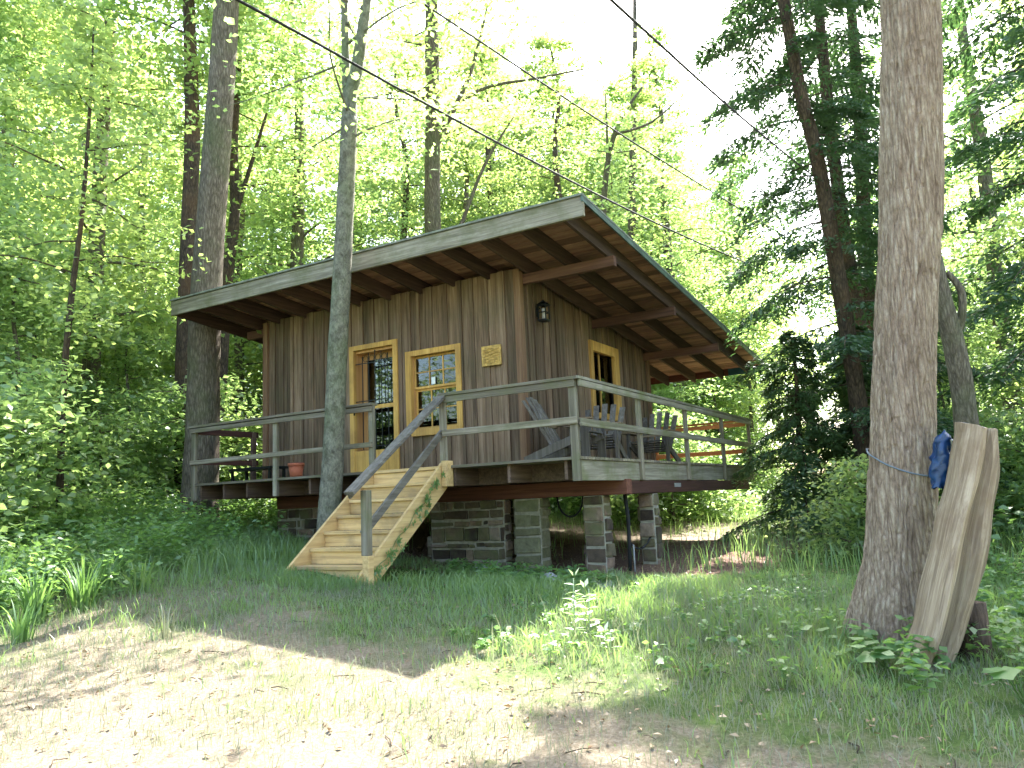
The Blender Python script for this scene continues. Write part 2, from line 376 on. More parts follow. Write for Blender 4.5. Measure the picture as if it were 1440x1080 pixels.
gme = np_mesh('ground', np.stack([GX, GY, GZ], -1).reshape(-1, 3), F, ground_mat(), smooth=True)
zg = green_zone(GX.ravel(), GY.ravel())
under = np.clip(1.25-np.maximum(abs(GX.ravel()+3.2)/4.0, abs(GY.ravel()-3.2)/2.6), 0, .2)*5
wood_floor = np.clip((np.hypot(GX.ravel()-0, GY.ravel()+1)-18)/8, 0, .3)
ca = gme.attributes.new('zone', 'FLOAT_COLOR', 'POINT')
ca.data.foreach_set('color', np.stack([zg, np.maximum(under, wood_floor), zg*0, zg*0+1], -1).astype(np.float32).ravel())
ground = link(bpy.data.objects.new('ground', gme)); tag(ground, 'ground of thin lawn, bare dirt and leaf litter', 'ground', kind='structure')

# ------------------------------------------------------------------ cabin
Z = Vector((0, 0, 1))
cabin = empty('wooden_cabin', (-4.05, 3.75, -1.45), 'small brown board sided cabin on stone piers with a slanting roof and railed deck', 'cabin')
CX = Vector(cabin.location)
def part(mb, name, mat, parent=cabin, bevel=0, label=None):
    o = mb.build(name, mat, parent, bevel)
    if parent: 
        p = parent; off = Vector((0, 0, 0))
        while p: off += p.location; p = p.parent
        o.location = -off
    if label: o['label'] = label
    return o
WX0, WX1, WY0, WY1 = -6.65, -1.46, 1.25, 6.15
RS = .968/8.866
def roof_z(y): return 3.173 - RS*y          # top of roof deck
def under(y): return roof_z(y) - .25          # underside of rafters
# siding: reverse board and batten, varying rough boards
def siding(name, along, c0, c1, plane, out, holes, top):
    mb = MB(); c = c0; layer = 0
    while c < c1-.01:
        w = random.uniform(.11, .24) if layer == 0 else random.uniform(.05, .13)
        w = min(w, c1-c); e = c+w
        off = (.0 if layer == 0 else .022)+random.uniform(0, .005)
        segs = [(-.02, None)]
        spans = [( -.02, top)]
        for (h0, h1, z0, z1) in holes:
            if e > h0+.01 and c < h1-.01:
                ns = []
                for (a, b) in spans:
                    if z0 > a: ns.append((a, z0))
                    ns.append((z1, b))
                spans = ns
        tn = random.random()
        for (a, b) in spans:
            p0, p1 = plane, plane+out*(.025+off)
            lo, hi = min(p0, p1), max(p0, p1)
            cc0, cc1 = c, e
            for (h0, h1, z0, z1) in holes:   # clip to hole edge
                if (a >= z0-.001 and a < z1) or (b > z0 and b <= z1): pass
            bb = b if callable(b) is False else b
            if along == 'x':
                zt = under(plane)+.06 if bb is top else bb
                mb.box(c+.002, e-.002, lo, hi, a, zt, tn)
            else:
                n0 = len(mb.v); z0_, z1_ = (under(c)+.08, under(e)+.08) if bb is top else (bb, bb)
                V = [(x, y, z) for z in (0, 1) for y in (c+.002, e-.002) for x in (lo, hi)]
                V = [(x, y, a if z == 0 else (z0_ if y < (c+e)/2 else z1_)) for x, y, z in V]
                mb.add(V, [(0, 2, 3, 1), (4, 5, 7, 6), (0, 1, 5, 4), (2, 6, 7, 3), (0, 4, 6, 2), (1, 3, 7, 5)], tn)
        c = e; layer = 1-layer
    return mb
TOP = object()
DOOR = (-4.66, -3.70, -.02, 2.11); WIN = (-3.49, -2.50, .60, 1.86); SWIN = (3.55, 4.65, .86, 2.10)
def cut_boards(c0, c1, holes):
    """board edges that land exactly on the hole edges"""
    xs = sorted(set([c0, c1] + [h for H in holes for h in H[:2]])); return xs
def wall(name, along, c0, c1, plane, out, holes):
    mb = MB(); xs = cut_boards(c0, c1, holes); layer = 0
    for a0, a1 in zip(xs[:-1], xs[1:]):
        c = a0; hs = [(H[2], H[3]) for H in holes if H[0] <= a0+.001 and H[1] >= a1-.001]
        while c < a1-.001:
            w = random.uniform(.12, .23) if layer == 0 else random.uniform(.05, .12)
            e = c+w
            if a1-e < .05: e = a1
            off = (.0 if layer == 0 else .022)+random.uniform(0, .006)
            lo, hi = sorted((plane, plane+out*(.022+off))); tn = random.random()
            spans = [(-.02, None)]
            for z0, z1 in hs: spans = [(-.02, z0), (z1, None)] if z0 > 0 else [(z1, None)]
            for (za, zb) in spans:
                if zb is not None and zb-za < .02: continue
                if along == 'x': mb.box(c+.002, e-.002, lo, hi, za, under(plane)+.08 if zb is None else zb, tn)
                else:
                    t0, t1 = (under(c)+.10, under(e)+.10) if zb is None else (zb, zb)
                    V = [(x, y, z) for z in (0, 1) for y in (c+.002, e-.002) for x in (lo, hi)]
                    V = [(x, y, za if z == 0 else (t0 if y < (c+e)/2 else t1)) for x, y, z in V]
                    mb.add(V, [(0, 2, 3, 1), (4, 5, 7, 6), (0, 1, 5, 4), (2, 6, 7, 3), (0, 4, 6, 2), (1, 3, 7, 5)], tn)
            c = e; layer = 1-layer
    return mb
part(wall('w', 'x', WX0, WX1-.0, WY0, -1, [DOOR, WIN]), 'front_wall', MW['siding'])
part(wall('w', 'y', WY0, WY1, WX1, 1, [SWIN]), 'right_wall', MW['siding'])
part(wall('w', 'x', WX0, WX1, WY1, 1, []), 'rear_wall', MW['siding'])
part(wall('w', 'y', WY0, WY1, WX0, -1, []), 'left_wall', MW['siding'])
MW['corner'] = wood('corner boards', (.07, .035, .02), (.16, .09, .05), (.26, .17, .10), 'Z', tone=.3)
for (x, y) in ((WX1+.02, WY0-.02), (WX0-.02, WY0-.02), (WX1+.02, WY1+.02), (WX0-.02, WY1+.02)):
    mb = MB(); mb.box(x-.055, x+.055, y-.055, y+.055, -.02, under(y)+.06); part(mb, 'corner_board', MW['corner'], bevel=.006)
# inner sheathing hides daylight between boards; rooms are dark inside
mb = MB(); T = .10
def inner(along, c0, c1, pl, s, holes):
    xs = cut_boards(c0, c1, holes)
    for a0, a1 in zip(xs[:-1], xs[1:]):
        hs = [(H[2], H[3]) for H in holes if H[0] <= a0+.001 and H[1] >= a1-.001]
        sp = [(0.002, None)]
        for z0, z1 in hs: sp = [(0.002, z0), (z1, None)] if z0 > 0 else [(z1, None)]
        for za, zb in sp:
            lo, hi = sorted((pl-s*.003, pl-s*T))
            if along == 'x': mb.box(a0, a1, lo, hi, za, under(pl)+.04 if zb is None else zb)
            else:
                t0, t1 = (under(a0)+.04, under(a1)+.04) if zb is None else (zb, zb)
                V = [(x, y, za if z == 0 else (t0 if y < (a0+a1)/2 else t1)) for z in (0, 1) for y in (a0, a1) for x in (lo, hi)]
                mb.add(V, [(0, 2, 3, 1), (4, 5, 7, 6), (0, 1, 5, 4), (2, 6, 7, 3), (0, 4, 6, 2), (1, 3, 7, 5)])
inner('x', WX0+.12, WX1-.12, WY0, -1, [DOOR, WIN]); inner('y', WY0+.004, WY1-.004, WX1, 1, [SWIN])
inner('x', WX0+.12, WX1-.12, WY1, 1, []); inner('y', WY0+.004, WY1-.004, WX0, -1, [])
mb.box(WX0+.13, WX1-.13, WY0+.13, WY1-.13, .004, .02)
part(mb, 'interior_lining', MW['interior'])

# --- roof
RX0, RX1, RY0, RY1 = -7.66, .215, 0.0, 8.87
roof = bpy.data.objects.new('roof', None); link(roof, cabin); roof.empty_display_size = .1
def slope_box(mb, x0, x1, y0, y1, d0, d1, tone=None, mi=0):
    V = [(x, y, roof_z(y)-(d0 if z else d1)) for z in (0, 1) for y in (y0, y1) for x in (x0, x1)]
    mb.add(V, [(0, 2, 3, 1), (4, 5, 7, 6), (0, 1, 5, 4), (2, 6, 7, 3), (0, 4, 6, 2), (1, 3, 7, 5)], tone, mi)
mb = MB(); slope_box(mb, RX0-.02, RX1+.03, RY0-.03, RY1+.03, -.03, -.004)
part(mb, 'roof_covering', MW['shingle'], roof)
mb = MB(); y = RY0+.05
while y < RY1-.05:
    w = random.uniform(.13, .21); e = min(y+w, RY1-.045)
    d = random.uniform(0, .006)
    xs = [RX0+.045, random.uniform(-6.5, -4), random.uniform(-3, -1.2), RX1-.004]
    for a, b in zip(xs[:-1], xs[1:]): slope_box(mb, a+.001, b-.002, y, e-random.uniform(.012, .028), .002+d, .026+d)
    y = e
part(mb, 'roof_sheathing', MW['sheath'], roof)
mb = MB(); slope_box(mb, RX0, RX1, RY0+.045, RY1-.045, -.002, .0015, .2)
part(mb, 'roof_underlay', MW['interior'], roof)
mb = MB(); mb.box(RX0-.03, RX0+3.9, RY0, RY0+.045, 2.925, 3.172, .6); mb.box(RX0+3.903, RX1+.02, RY0-.003, RY0+.045, 2.922, 3.174, .75)
part(mb, 'fascia', MW['fascia'], roof, .006)
k = 0; x = -.02
while x > RX0+.05:
    mb = MB(); V0 = random.uniform(-.01, .01)
    slope_box(mb, x-.05, x-.005, RY0+.046, RY1-.047, .034, .25+V0*.5)
    part(mb, 'rafter', MW['rafter'], roof); x -= .63
for yy in (1.32, 3.7, 6.05):
    mb = MB(); mb.bar((WX0-.6, yy, under(yy)-.075), (.06, yy, under(yy)-.075), .09, .145); part(mb, 'purlin', MW['raftx'], roof, .006)
mb = MB(); slope_box(mb, RX1+.001, RX1+.026, RY0-.02, RY1, .0, .07, .5); part(mb, 'drip_edge', MW['drip'], roof)
mb = MB(); mb.box(RX0, -.55, RY1-.045, RY1, roof_z(RY1)-.17, roof_z(RY1)-.005); part(mb, 'rear_fascia', MW['beam'], roof)
mb = MB(); mb.box(-.548, RX1, RY1-.045, RY1, roof_z(RY1)-.17, roof_z(RY1)-.005); part(mb, 'blue_trim', MW['bluetrim'], roof)

# --- deck
DX0, DY1 = -7.0, 7.92
mb = MB()
y = -.05
while y < DY1:   # boards along X around the walls
    for (a, b) in (((DX0-.03, .03),) if (y < WY0-.16 or y > WY1+.03) else ((DX0-.03, WX0-.06), (WX1+.06, .03))):
        mb.box(a, b, y, y+.135, -.035, 0)
    y += .142
part(mb, 'deck_boards', MW['rail'])
for x in [-.2, -1.0, -1.82, -2.6, -3.4, -4.0, -4.42, -5.1, -5.76, -6.3, -6.85]:
    mb = MB(); w = .04; mb.box(x-w/2, x+w/2, .02, DY1-.06, -.262, -.037); part(mb, 'joist', MW['joist'])
mb = MB(); mb.box(-6.8, -.25, .55, .59, -.26, -.04); part(mb, 'rim_board', MW['joist'], label='dark rim board set back under the front edge of the deck')
mb = MB(); mb.box(-.04, .0, .02, 4.0, -.285, -.038); mb.box(-.04, -.003, 4.004, DY1-.02, -.285, -.038); part(mb, 'side_fascia', MW['raily'], bevel=.004)
mb = MB(); mb.box(-6.5, .03, 1.3, 1.48, -.466, -.266); part(mb, 'front_beam', MW['beam'], bevel=.008)
mb = MB(); mb.box(-.13, .0, 1.49, 7.65, -.466, -.290); part(mb, 'side_beam', MW['beamy'], bevel=.008)
mb = MB(); mb.box(-6.5, -.2, 6.0, 6.18, -.466, -.266); part(mb, 'rear_beam', MW['beamy'], bevel=.008)

# --- railings
def post(par, x, y, z0=-.27, z1=.915, mat='railz', w=.09, d=.05, **k):
    mb = MB(); mb.box(x-w/2, x+w/2, y-d/2, y+d/2, z0, z1); return part(mb, 'post', MW[mat], par, .005)
rl = bpy.data.objects.new('front_railing', None); link(rl, cabin)
for x in (-1.95, -3.17, -5.07, -6.96): post(rl, x, -.03)
post(rl, -.03, -.03, -.29, .915, w=.1, d=.06)
def rail(par, p0, p1, w, h, mat, name='rail'):
    mb = MB(); mb.bar(p0, p1, w, h); return part(mb, name, MW[mat], par, .005)
rail(rl, (-1.93-.05, -.035, .928), (.06, -.035, .933), .14, .038, 'rail', 'top_rail')
rail(rl, (-7.06, -.035, .925), (-3.12, -.035, .93), .14, .038, 'rail', 'top_rail')
rail(rl, (-1.93, -.072, .865), (.02, -.072, .87), .03, .085, 'rail'); rail(rl, (-7.0, -.072, .86), (-3.13, -.072, .865), .03, .07, 'rail')
rail(rl, (-1.93, -.075, .42), (.03, -.075, .425), .035, .085, 'rail'); rail(rl, (-7.0, -.075, .34), (-3.13, -.075, .365), .035, .07, 'rail')
sr = bpy.data.objects.new('side_railing', None); link(sr, cabin)
for y in (1.9, 3.9, 5.95, 7.88): post(sr, .02, y, -.28, .91, w=.05, d=.10)
rail(sr, (.02, -.1, .9335), (.02, 7.95, .93), .13, .037, 'raily', 'top_rail')
rail(sr, (.062, -.05, .87), (.062, 7.93, .87), .03, .08, 'raily'); rail(sr, (.065, -.05, .40), (.065, 7.93, .41), .035, .09, 'raily')
rr = bpy.data.objects.new('rear_railing', None); link(rr, cabin)
for x in (-2.0, -4.2, -6.9): post(rr, x, 7.9, -.2, .91, 'warmrail', w=.09, d=.05)
rail(rr, (.0, 7.9, .928), (-7.0, 7.9, .928), .12, .037, 'warmrail', 'top_rail'); rail(rr, (-.03, 7.86, .85), (-7.0, 7.86, .85), .03, .08, 'warmrail')
rail(rr, (-.03, 7.86, .30), (-7.0, 7.86, .30), .03, .09, 'warmrail')
lr = bpy.data.objects.new('left_railing', None); link(lr, cabin)
post(lr, -6.98, 1.2, -.2, .91, 'joist', w=.06, d=.09)
rail(lr, (-6.98, .03, .86), (-6.98, 1.3, .86), .04, .10, 'beamy', 'top_rail'); rail(lr, (-6.98, .03, .36), (-6.98, 1.3, .36), .04, .09, 'beamy')

# --- stairs
st = bpy.data.objects.new('staircase', None); link(st, cabin)
for i in range(7):
    z = -.01-i*.19; y = -.12-i*.235
    if i:
        mb = MB(); mb.box(-3.10, -1.955, y, y+.26, z-.038, z); part(mb, 'tread', MW['pinex'], st, .004)
    mb = MB(); mb.box(-3.10, -1.955, y+.03, y+.05, z-.185, z-.04); part(mb, 'riser', MW['pinex'], st)
mb = MB(); mb.box(-3.10, -1.955, -.12, -.06, -.045, -.003); part(mb, 'tread', MW['pinex'], st, .004)
def stringer(x0, x1):
    mb = MB(); a = [(-.0, .04), (-.0, -.26), (-.10, -.34), (-1.78, -1.60), (-1.78, -1.28), (-.12, .04)]
    V = [(x, y, z) for x in (x0, x1) for (y, z) in a]; n = len(a)
    F_ = [tuple(range(n)), tuple(range(2*n-1, n-1, -1))]+[(i, i+n, (i+1) % n+n, (i+1) % n) for i in range(n)]
    mb.add(V, F_, .6); return part(mb, 'stringer', MW['pine'], st, .004)
stringer(-1.95, -1.91); stringer(-3.145, -3.105)
mb = MB(); mb.box(-1.905, -1.83, -.16, .0, -.27, .06); part(mb, 'newel_block', MW['pinex'], st, .006)
mb = MB(); mb.box(-1.91, -1.82, -1.68, -1.59, -1.62, -1.02, .6); part(mb, 'newel_base', MW['pine'], st, .006)
mb = MB(); mb.box(-1.93, -1.84, -1.675, -1.585, -1.02, -.30, .45); part(mb, 'newel_post', MW['railz'], st, .006)
mb = MB(); mb.bar((-1.93, -.02, .945), (-1.93, -1.86, -.33), .14, .045); mb.bar((-1.99, -.02, .88), (-1.99, -1.80, -.36), .03, .075); part(mb, 'handrail', MW['greyrail'], st, .006)
mb = MB(); mb.bar((-1.97, -.04, .43), (-1.97, -1.60, -.79), .04, .09); part(mb, 'mid_rail', MW['greyrail'], st, .004)

# --- foundation: stone walls and piers
def stones_face(mb, o, u, w, zt, zb, out, rows=(.10, .2), cols=(.14, .42)):
    """rubble courses on a vertical face: origin o, unit u along it, width w"""
    z = zt; o = Vector(o); u = Vector(u); out = Vector(out)
    while z > zb+.02:
        h = random.uniform(*rows); z0 = max(zb, z-h)
        if z0-zb < .05: z0 = zb
        c = 0
        while c < w-.01:
            ww = random.uniform(*cols); e = min(w, c+ww)
            if w-e < cols[0]*.6: e = w
            g = random.uniform(.008, .017); zz = [(z0+g+random.uniform(-.006, .014)), (z-g-random.uniform(-.006, .014))]
            if zz[1]-zz[0] > .03:
                p = random.uniform(.006, .045); V = []; hz_ = .012
                for zc in zz:
                    for (cc, dd) in ((c+g, -.02), (e-g, -.02), (e-g, p), (c+g, p)):
                        q = o+u*(cc+random.uniform(-hz_, hz_))+out*(dd+(random.uniform(-.012, .012) if dd > 0 else 0)); V.append((q.x, q.y, zc+random.uniform(-hz_, hz_)))
                mb.add(V, [(3, 2, 1, 0), (4, 5, 6, 7), (0, 1, 5, 4), (1, 2, 6, 5), (2, 3, 7, 6), (3, 0, 4, 7)], None, 0)
            c = e
        z = z0
def masonry(name, x0, x1, y0, y1, zt, zb, rows=(.08, .23), cols=(.10, .45), st='stone'):
    mb = MB(); mb.box(x0, x1, y0, y1, zb, zt, .5, 1)
    stones_face(mb, (x0, y0, 0), (1, 0, 0), x1-x0, zt, zb, (0, -1, 0), rows, cols)
    stones_face(mb, (x1, y0, 0), (0, 1, 0), y1-y0, zt, zb, (1, 0, 0), rows, cols)
    stones_face(mb, (x1, y1, 0), (-1, 0, 0), x1-x0, zt, zb, (0, 1, 0), rows, cols)
    stones_face(mb, (x0, y1, 0), (0, -1, 0), y1-y0, zt, zb, (-1, 0, 0), rows, cols)
    return part(mb, name, [MW[st], MW['mortar']], cabin, .014)
masonry('foundation_wall', -3.2, -1.90, 1.32, 1.50, -.468, -1.62)
masonry('foundation_wall', -6.5, -4.7, 1.33, 1.73, -.468, -1.35)
masonry('foundation_wall', -3.75, -3.1, 1.95, 2.25, -1.0, -1.5)
masonry('stone_pier', -1.69, -1.28, 1.27, 1.52, -.469, -1.68, (.09, .26), (.16, .5), 'mossy')
masonry('stone_pier', -.62, -.33, 1.31, 1.53, -.469, -1.62, (.1, .22), (.2, .5))
masonry('stone_pier', -.24, -.02, 2.35, 2.55, -.469, -1.6, (.12, .25), (.3, .5))
masonry('stone_pier', -6.3, -5.9, 5.95, 6.35, -.469, -1.3, (.12, .25), (.2, .5))
masonry('stone_pier', -4.7, -4.3, 5.95, 6.35, -.469, -1.4, (.12, .25), (.2, .5))

# --- door
door = bpy.data.objects.new('door', None); link(door, cabin)
x0, x1, _, zt = DOOR; mb = MB(); c = .07
mb.box(x0-.02, x0+c, WY0-.075, WY0-.0, 0, zt+.02, .5); mb.box(x1-c, x1+.02, WY0-.075, WY0-.0, 0, zt+.02, .6); mb.box(x0+c, x1-c, WY0-.075, WY0-.0, zt-.06, zt+.02, .7)
part(mb, 'door_frame', MW['frame'], door, .004)
mb = MB(); mb.box(x0+.03, x0+.05, WY0, WY0+.22, 0, zt-.06); mb.box(x1-.05, x1-.03, WY0, WY0+.22, 0, zt-.06); mb.box(x0+.05, x1-.05, WY0, WY0+.22, zt-.10, zt-.06)
part(mb, 'door_jamb', MW['framered'], door)
# glazed leaf set deep in the frame
yl = WY0+.17; mb = MB(); a, b = x0+.05, x1-.05
mb.box(a, a+.10, yl, yl+.04, 0, zt-.10); mb.box(b-.10, b, yl, yl+.04, 0, zt-.10); mb.box(a+.1, b-.1, yl, yl+.04, zt-.2, zt-.10)
mb.box(a+.1, b-.1, yl, yl+.04, .0, .42)
part(mb, 'door_leaf', MW['framered'], door, .003)
mb = MB(); mb.box(x0+c, x1-c, WY0-.06, WY0-.02, 1.06, 1.12, .7); part(mb, 'middle_rail', MW['frame'], door, .003)
mb = MB(); mb.box(x0+c, x1-c, WY0-.06, WY0-.02, .0, .40, .6); part(mb, 'kick_panel', MW['frame'], door, .003)
mb = MB(); mb.box(a+.1, b-.1, yl+.015, yl+.02, .42, zt-.2); part(mb, 'door_glass', MW['glass'], door)
mb = MB()
for i in range(5):
    xx = a+.1+(b-a-.2)*(i+.5)/5; mb.box(xx-.006, xx+.006, WY0-.02, WY0-.01, .42, zt-.08-.04*abs(i-2)+.0)
for zz in (1.82, 1.2, .46): mb.box(x0+c, x1-c, WY0-.022, WY0-.012, zz, zz+.014)
for i in range(4):
    xx = a+.1+(b-a-.2)*(i+1)/5; mb.tube([(xx+.05*cos(t), WY0-.016, 1.90+.05*sin(t)) for t in np.linspace(0, 2*pi, 13)], .005, 5)
part(mb, 'door_grille', MW['dark'], door)
mb = MB(); mb.tube([(x0+c+.03, WY0-.10, .98), (x0+c+.03, WY0-.10, 1.08)], .012, 8); mb.tube([(x0+c+.03, WY0-.06, 1.03), (x0+c+.03, WY0-.10, 1.03)], .009, 8); part(mb, 'handle', MW['dark'], door)

# --- windows
def front_window(H):
    w = bpy.data.objects.new('front_window', None); link(w, cabin); x0, x1, z0, z1 = H; c = .075; y = WY0
    mb = MB(); mb.box(x0-.03, x0+c, y-.07, y, z0-.02, z1+.03, .4); mb.box(x1-c+.01, x1+.03, y-.07, y, z0-.02, z1+.03, .5)
    mb.box(x0+c, x1-c+.01, y-.07, y, z1-.055, z1+.03, .7); mb.box(x0+c, x1-c+.01, y-.085, y, z0-.05, z0+.06, .55)
    part(mb, 'window_frame', MW['frame'], w, .004)
    mb = MB(); mb.box(x0+.04, x0+c-.002, y, y+.12, z0, z1-.02); part(mb, 'window_jamb', MW['framered'], w)
    mb = MB(); mb.box(x1-c+.012, x1-.03, y, y+.12, z0, z1-.02); part(mb, 'window_jamb', MW['framered'], w)
    zm = (z0+z1)/2+.06; a, b = x0+c, x1-c+.01
    for (p, q, yy, nm) in ((zm, z1-.055, y+.02, 'upper_sash'), (z0+.06, zm, y+.055, 'lower_sash')):
        mb = MB(); s = .035; mb.box(a, a+s, yy, yy+.03, p, q); mb.box(b-s, b, yy, yy+.03, p, q); mb.box(a+s, b-s, yy, yy+.03, q-s, q); mb.box(a+s, b-s, yy, yy+.03, p, p+s)
        for i in (1, 2): xx = a+s+(b-a-2*s)*i/3; mb.box(xx-.009, xx+.009, yy+.004, yy+.026, p+s, q-s)
        zz = (p+q)/2; mb.box(a+s, b-s, yy+.006, yy+.024, zz-.009, zz+.009)
        sash = part(mb, nm, MW['frame'], w)
        mb = MB(); mb.box(a+s, b-s, yy+.013, yy+.017, p+s, q-s); part(mb, 'pane', MW['glass'], w)
    mb = MB(); mb.box(a+.34, a+.41, y-.001+.012, y+.018, zm+.05, zm+.16, .5); part(mb, 'paper_label', MW['white'], w)
front_window(WIN)
w = bpy.data.objects.new('side_window', None); link(w, cabin); y0, y1, z0, z1 = SWIN; X = WX1
mb = MB(); mb.box(X, X+.07, y0-.05, y0+.06, z0-.02, z1+.05); mb.box(X, X+.07, y1-.14, y1+.05, z0-.02, z1+.05); mb.box(X, X+.07, y0+.06, y1-.14, z1-.12, z1+.05); mb.box(X, X+.08, y0+.06, y1-.14, z0-.04, z0+.06)
part(mb, 'window_frame', MW['frame'], w, .004)
mb = MB(); mb.box(X-.05, X-.046, y0+.06, y1-.14, z0+.06, z1-.12); part(mb, 'pane', MW['glass'], w)
mb = MB(); mb.box(X-.06, X-.03, (y0+y1)/2-.06, (y0+y1)/2-.035, z0+.06, z1-.12); mb.box(X-.06, X-.03, y0+.06, y1-.14, (z0+z1)/2-.015, (z0+z1)/2+.015); part(mb, 'muntin', MW['frame'], w)
mb = MB()
for yy in np.arange(y0+.1, y1-.15, .13): mb.box(X-.13+.02*sin(yy*40), X-.11+.02*sin(yy*40), yy, yy+.055, z0+.05, z1-.12)
part(mb, 'curtain', MW['curtain'], w)

# --- small things on the walls and the deck
mb = MB(); mb.box(-2.08, -1.745, WY0-.085, WY0-.06, 1.475, 1.775, .5)
for i in range(7): mb.tube([(-2.04+.27*t, WY0-.088-.002*i, 1.52+.033*i+.012*sin(9*t+i*1.7)) for t in np.linspace(0, 1, 9)], .006, 5)
pq = part(mb, 'wall_plaque', MW['plaque'], None, .004); tag(pq, 'square yellow wooden plaque hung on the brown front wall between window and corner', 'plaque')
lan = empty('wall_lantern', (-1.37, 1.72, 2.28), 'small dark metal lantern mounted high on the right wall near the corner', 'lantern')
def lpart(mb, name, mat, root, bevel=0): return part(mb, name, mat, root, bevel)
mb = MB(); x, y, z = -1.30, 1.72, 2.28
for dx in (-.06, .06):
    for dy in (-.06, .06): mb.box(x+dx-.007, x+dx+.007, y+dy-.007, y+dy+.007, z-.13, z+.10)
for zz in (-.13, -.02, .09): mb.box(x-.068, x+.068, y-.068, y-.056, z+zz, z+zz+.014); mb.box(x-.068, x+.068, y+.056, y+.068, z+zz, z+zz+.014); mb.box(x+.056, x+.068, y-.056, y+.056, z+zz, z+zz+.014)
mb.box(x-.068, x+.068, y-.068, y+.068, z-.145, z-.131)
lpart(mb, 'lantern_cage', MW['dark'], lan)
mb = MB(); V = [(x-.085, y-.085, z+.105), (x+.085, y-.085, z+.105), (x+.085, y+.085, z+.105), (x-.085, y+.085, z+.105), (x, y, z+.19)]; mb.add(V, [(3, 2, 1, 0), (0, 1, 4), (1, 2, 4), (2, 3, 4), (3, 0, 4)]); lpart(mb, 'lantern_roof', MW['dark'], lan)
mb = MB(); mb.tube([(x, y, z-.12), (x, y, z+.05)], .03, 10); lpart(mb, 'lantern_bulb', MW['curtain'], lan)
mb = MB(); mb.box(WX1+.03, WX1+.05, y-.04, y+.04, z-.06, z+.1); mb.bar((WX1+.05, y, z+.06), (x-.06, y, z+.06), .02, .02); lpart(mb, 'lantern_bracket', MW['dark'], lan)

pot = empty('flower_pot', (-5.32, .62, 0), 'terracotta flower pot standing on the deck against the front wall left of the door', 'flower pot')
mb = MB(); x, y = -5.32, .62; mb.tube([(x, y, .0), (x, y, .2)], [.09, .12], 20); lpart(mb, 'pot_body', MW['terra'], pot)
mb = MB(); mb.tube([(x, y, .2), (x, y, .25)], [.13, .132], 20); lpart(mb, 'pot_rim', MW['terra'], pot)
mb = MB(); mb.tube([(x, y, .2501), (x, y, .256)], [.115, .115], 16); lpart(mb, 'pot_soil', MW['interior'], pot)
# low dark bench / planter at the left end of the deck
bn = empty('low_bench', (-6.3, .75, 0), 'low dark table standing at the left end of the deck behind the railing', 'table')
mb = MB(); mb.box(-6.85, -5.85, .55, .95, .20, .24); lpart(mb, 'bench_top', MW['dark'], bn, .004)
for (xx, yy) in ((-6.8, .6), (-5.9, .6), (-6.8, .9), (-5.9, .9)): mb = MB(); mb.box(xx-.02, xx+.02, yy-.02, yy+.02, 0, .20); lpart(mb, 'leg', MW['dark'], bn)

# nail-on meter box on the side beam
mb = MB(); mb.box(.001, .012, 3.22, 3.50, -.39, -.33, .5); sg = part(mb, 'metal_tag', MW['pipe'], cabin, .002)

def adirondack(label, loc, rz):
    r = empty('garden_chair', loc, label, 'chair', 'slatted wooden chairs on the deck', rz)
    # faces -Y locally
    def p(mb, n, m='chair'):
        return mb.build(n, MW[m], r, .003)
    for i in range(6):
        mb = MB(); t = i/5; mb.bar((-.27, -.25+.5*t, .36-.15*t), (.27, -.25+.5*t, .36-.15*t), .078, .02); p(mb, 'seat_slat')
    for i in range(5):
        mb = MB(); s = (i-2)/2; mb.bar((s*.2, .26, .20), (s*.27, .62, .90-.07*s*s), .085, .018, up=(0, -1, .3)); p(mb, 'back_slat')
    for s in (-1, 1):
        mb = MB(); mb.bar((s*.29, -.28, .34), (s*.29, .62, .02), .03, .11); p(mb, 'stringer')
        mb = MB(); mb.box(s*.32-.02, s*.32+.02, -.30, -.19, 0, .50); p(mb, 'leg')
        mb = MB(); mb.bar((s*.34, -.36, .515), (s*.34, .42, .515), .13, .022); p(mb, 'armrest', 'chairb')
    mb = MB(); mb.bar((-.36, .41, .49), (.36, .41, .49), .05, .03); p(mb, 'back_brace', 'chairb')
    return r
adirondack('grey slatted chair facing right at the front corner of the deck', (-.52, .98, 0), radians(96))
adirondack('grey slatted chair behind the side railing in front of the side window', (-.62, 1.9, 0), radians(12))
adirondack('dark slatted chair farthest back behind the side railing', (-.55, 3.85, 0), radians(5))

# hanging cables under the deck
mb = MB(); mb.tube([(-1.27+.42*t, 1.78, -.46-.29*math.sqrt(max(0, 1-(2*t-1)**2))) for t in np.linspace(0, 1, 16)], .014, 6)
tag(part(mb, 'hanging_cable', MW['cable'], None), 'black cable hanging in a loop under the deck between the two front stone piers', 'cable')
mb = MB(); mb.tube([(-.22, 1.80, -.47), (-.19, 1.80, -.8), (-.2, 1.80, -1.2), (-.21, 1.80, -1.6)], .028, 8)
mb.tube([(-.2, 1.8, -1.12)]+[(-.2+.12*t, 1.8+.6*t, -1.12-.16*sin(pi*t)+.1*t) for t in (.25, .5, .75, 1)], .012, 6)
tag(part(mb, 'standing_pipe', MW['cable'], None), 'black pipe standing in the ground beside the second stone pier with a cable looping right', 'pipe')
mb = MB(); mb.tube([(-.13, 1.78, -1.15), (-.13, 1.78, -1.6)], .012, 8); tag(part(mb, 'thin_conduit', MW['pipe'], None), 'thin pale rod stuck in the ground right of the black pipe', 'rod')

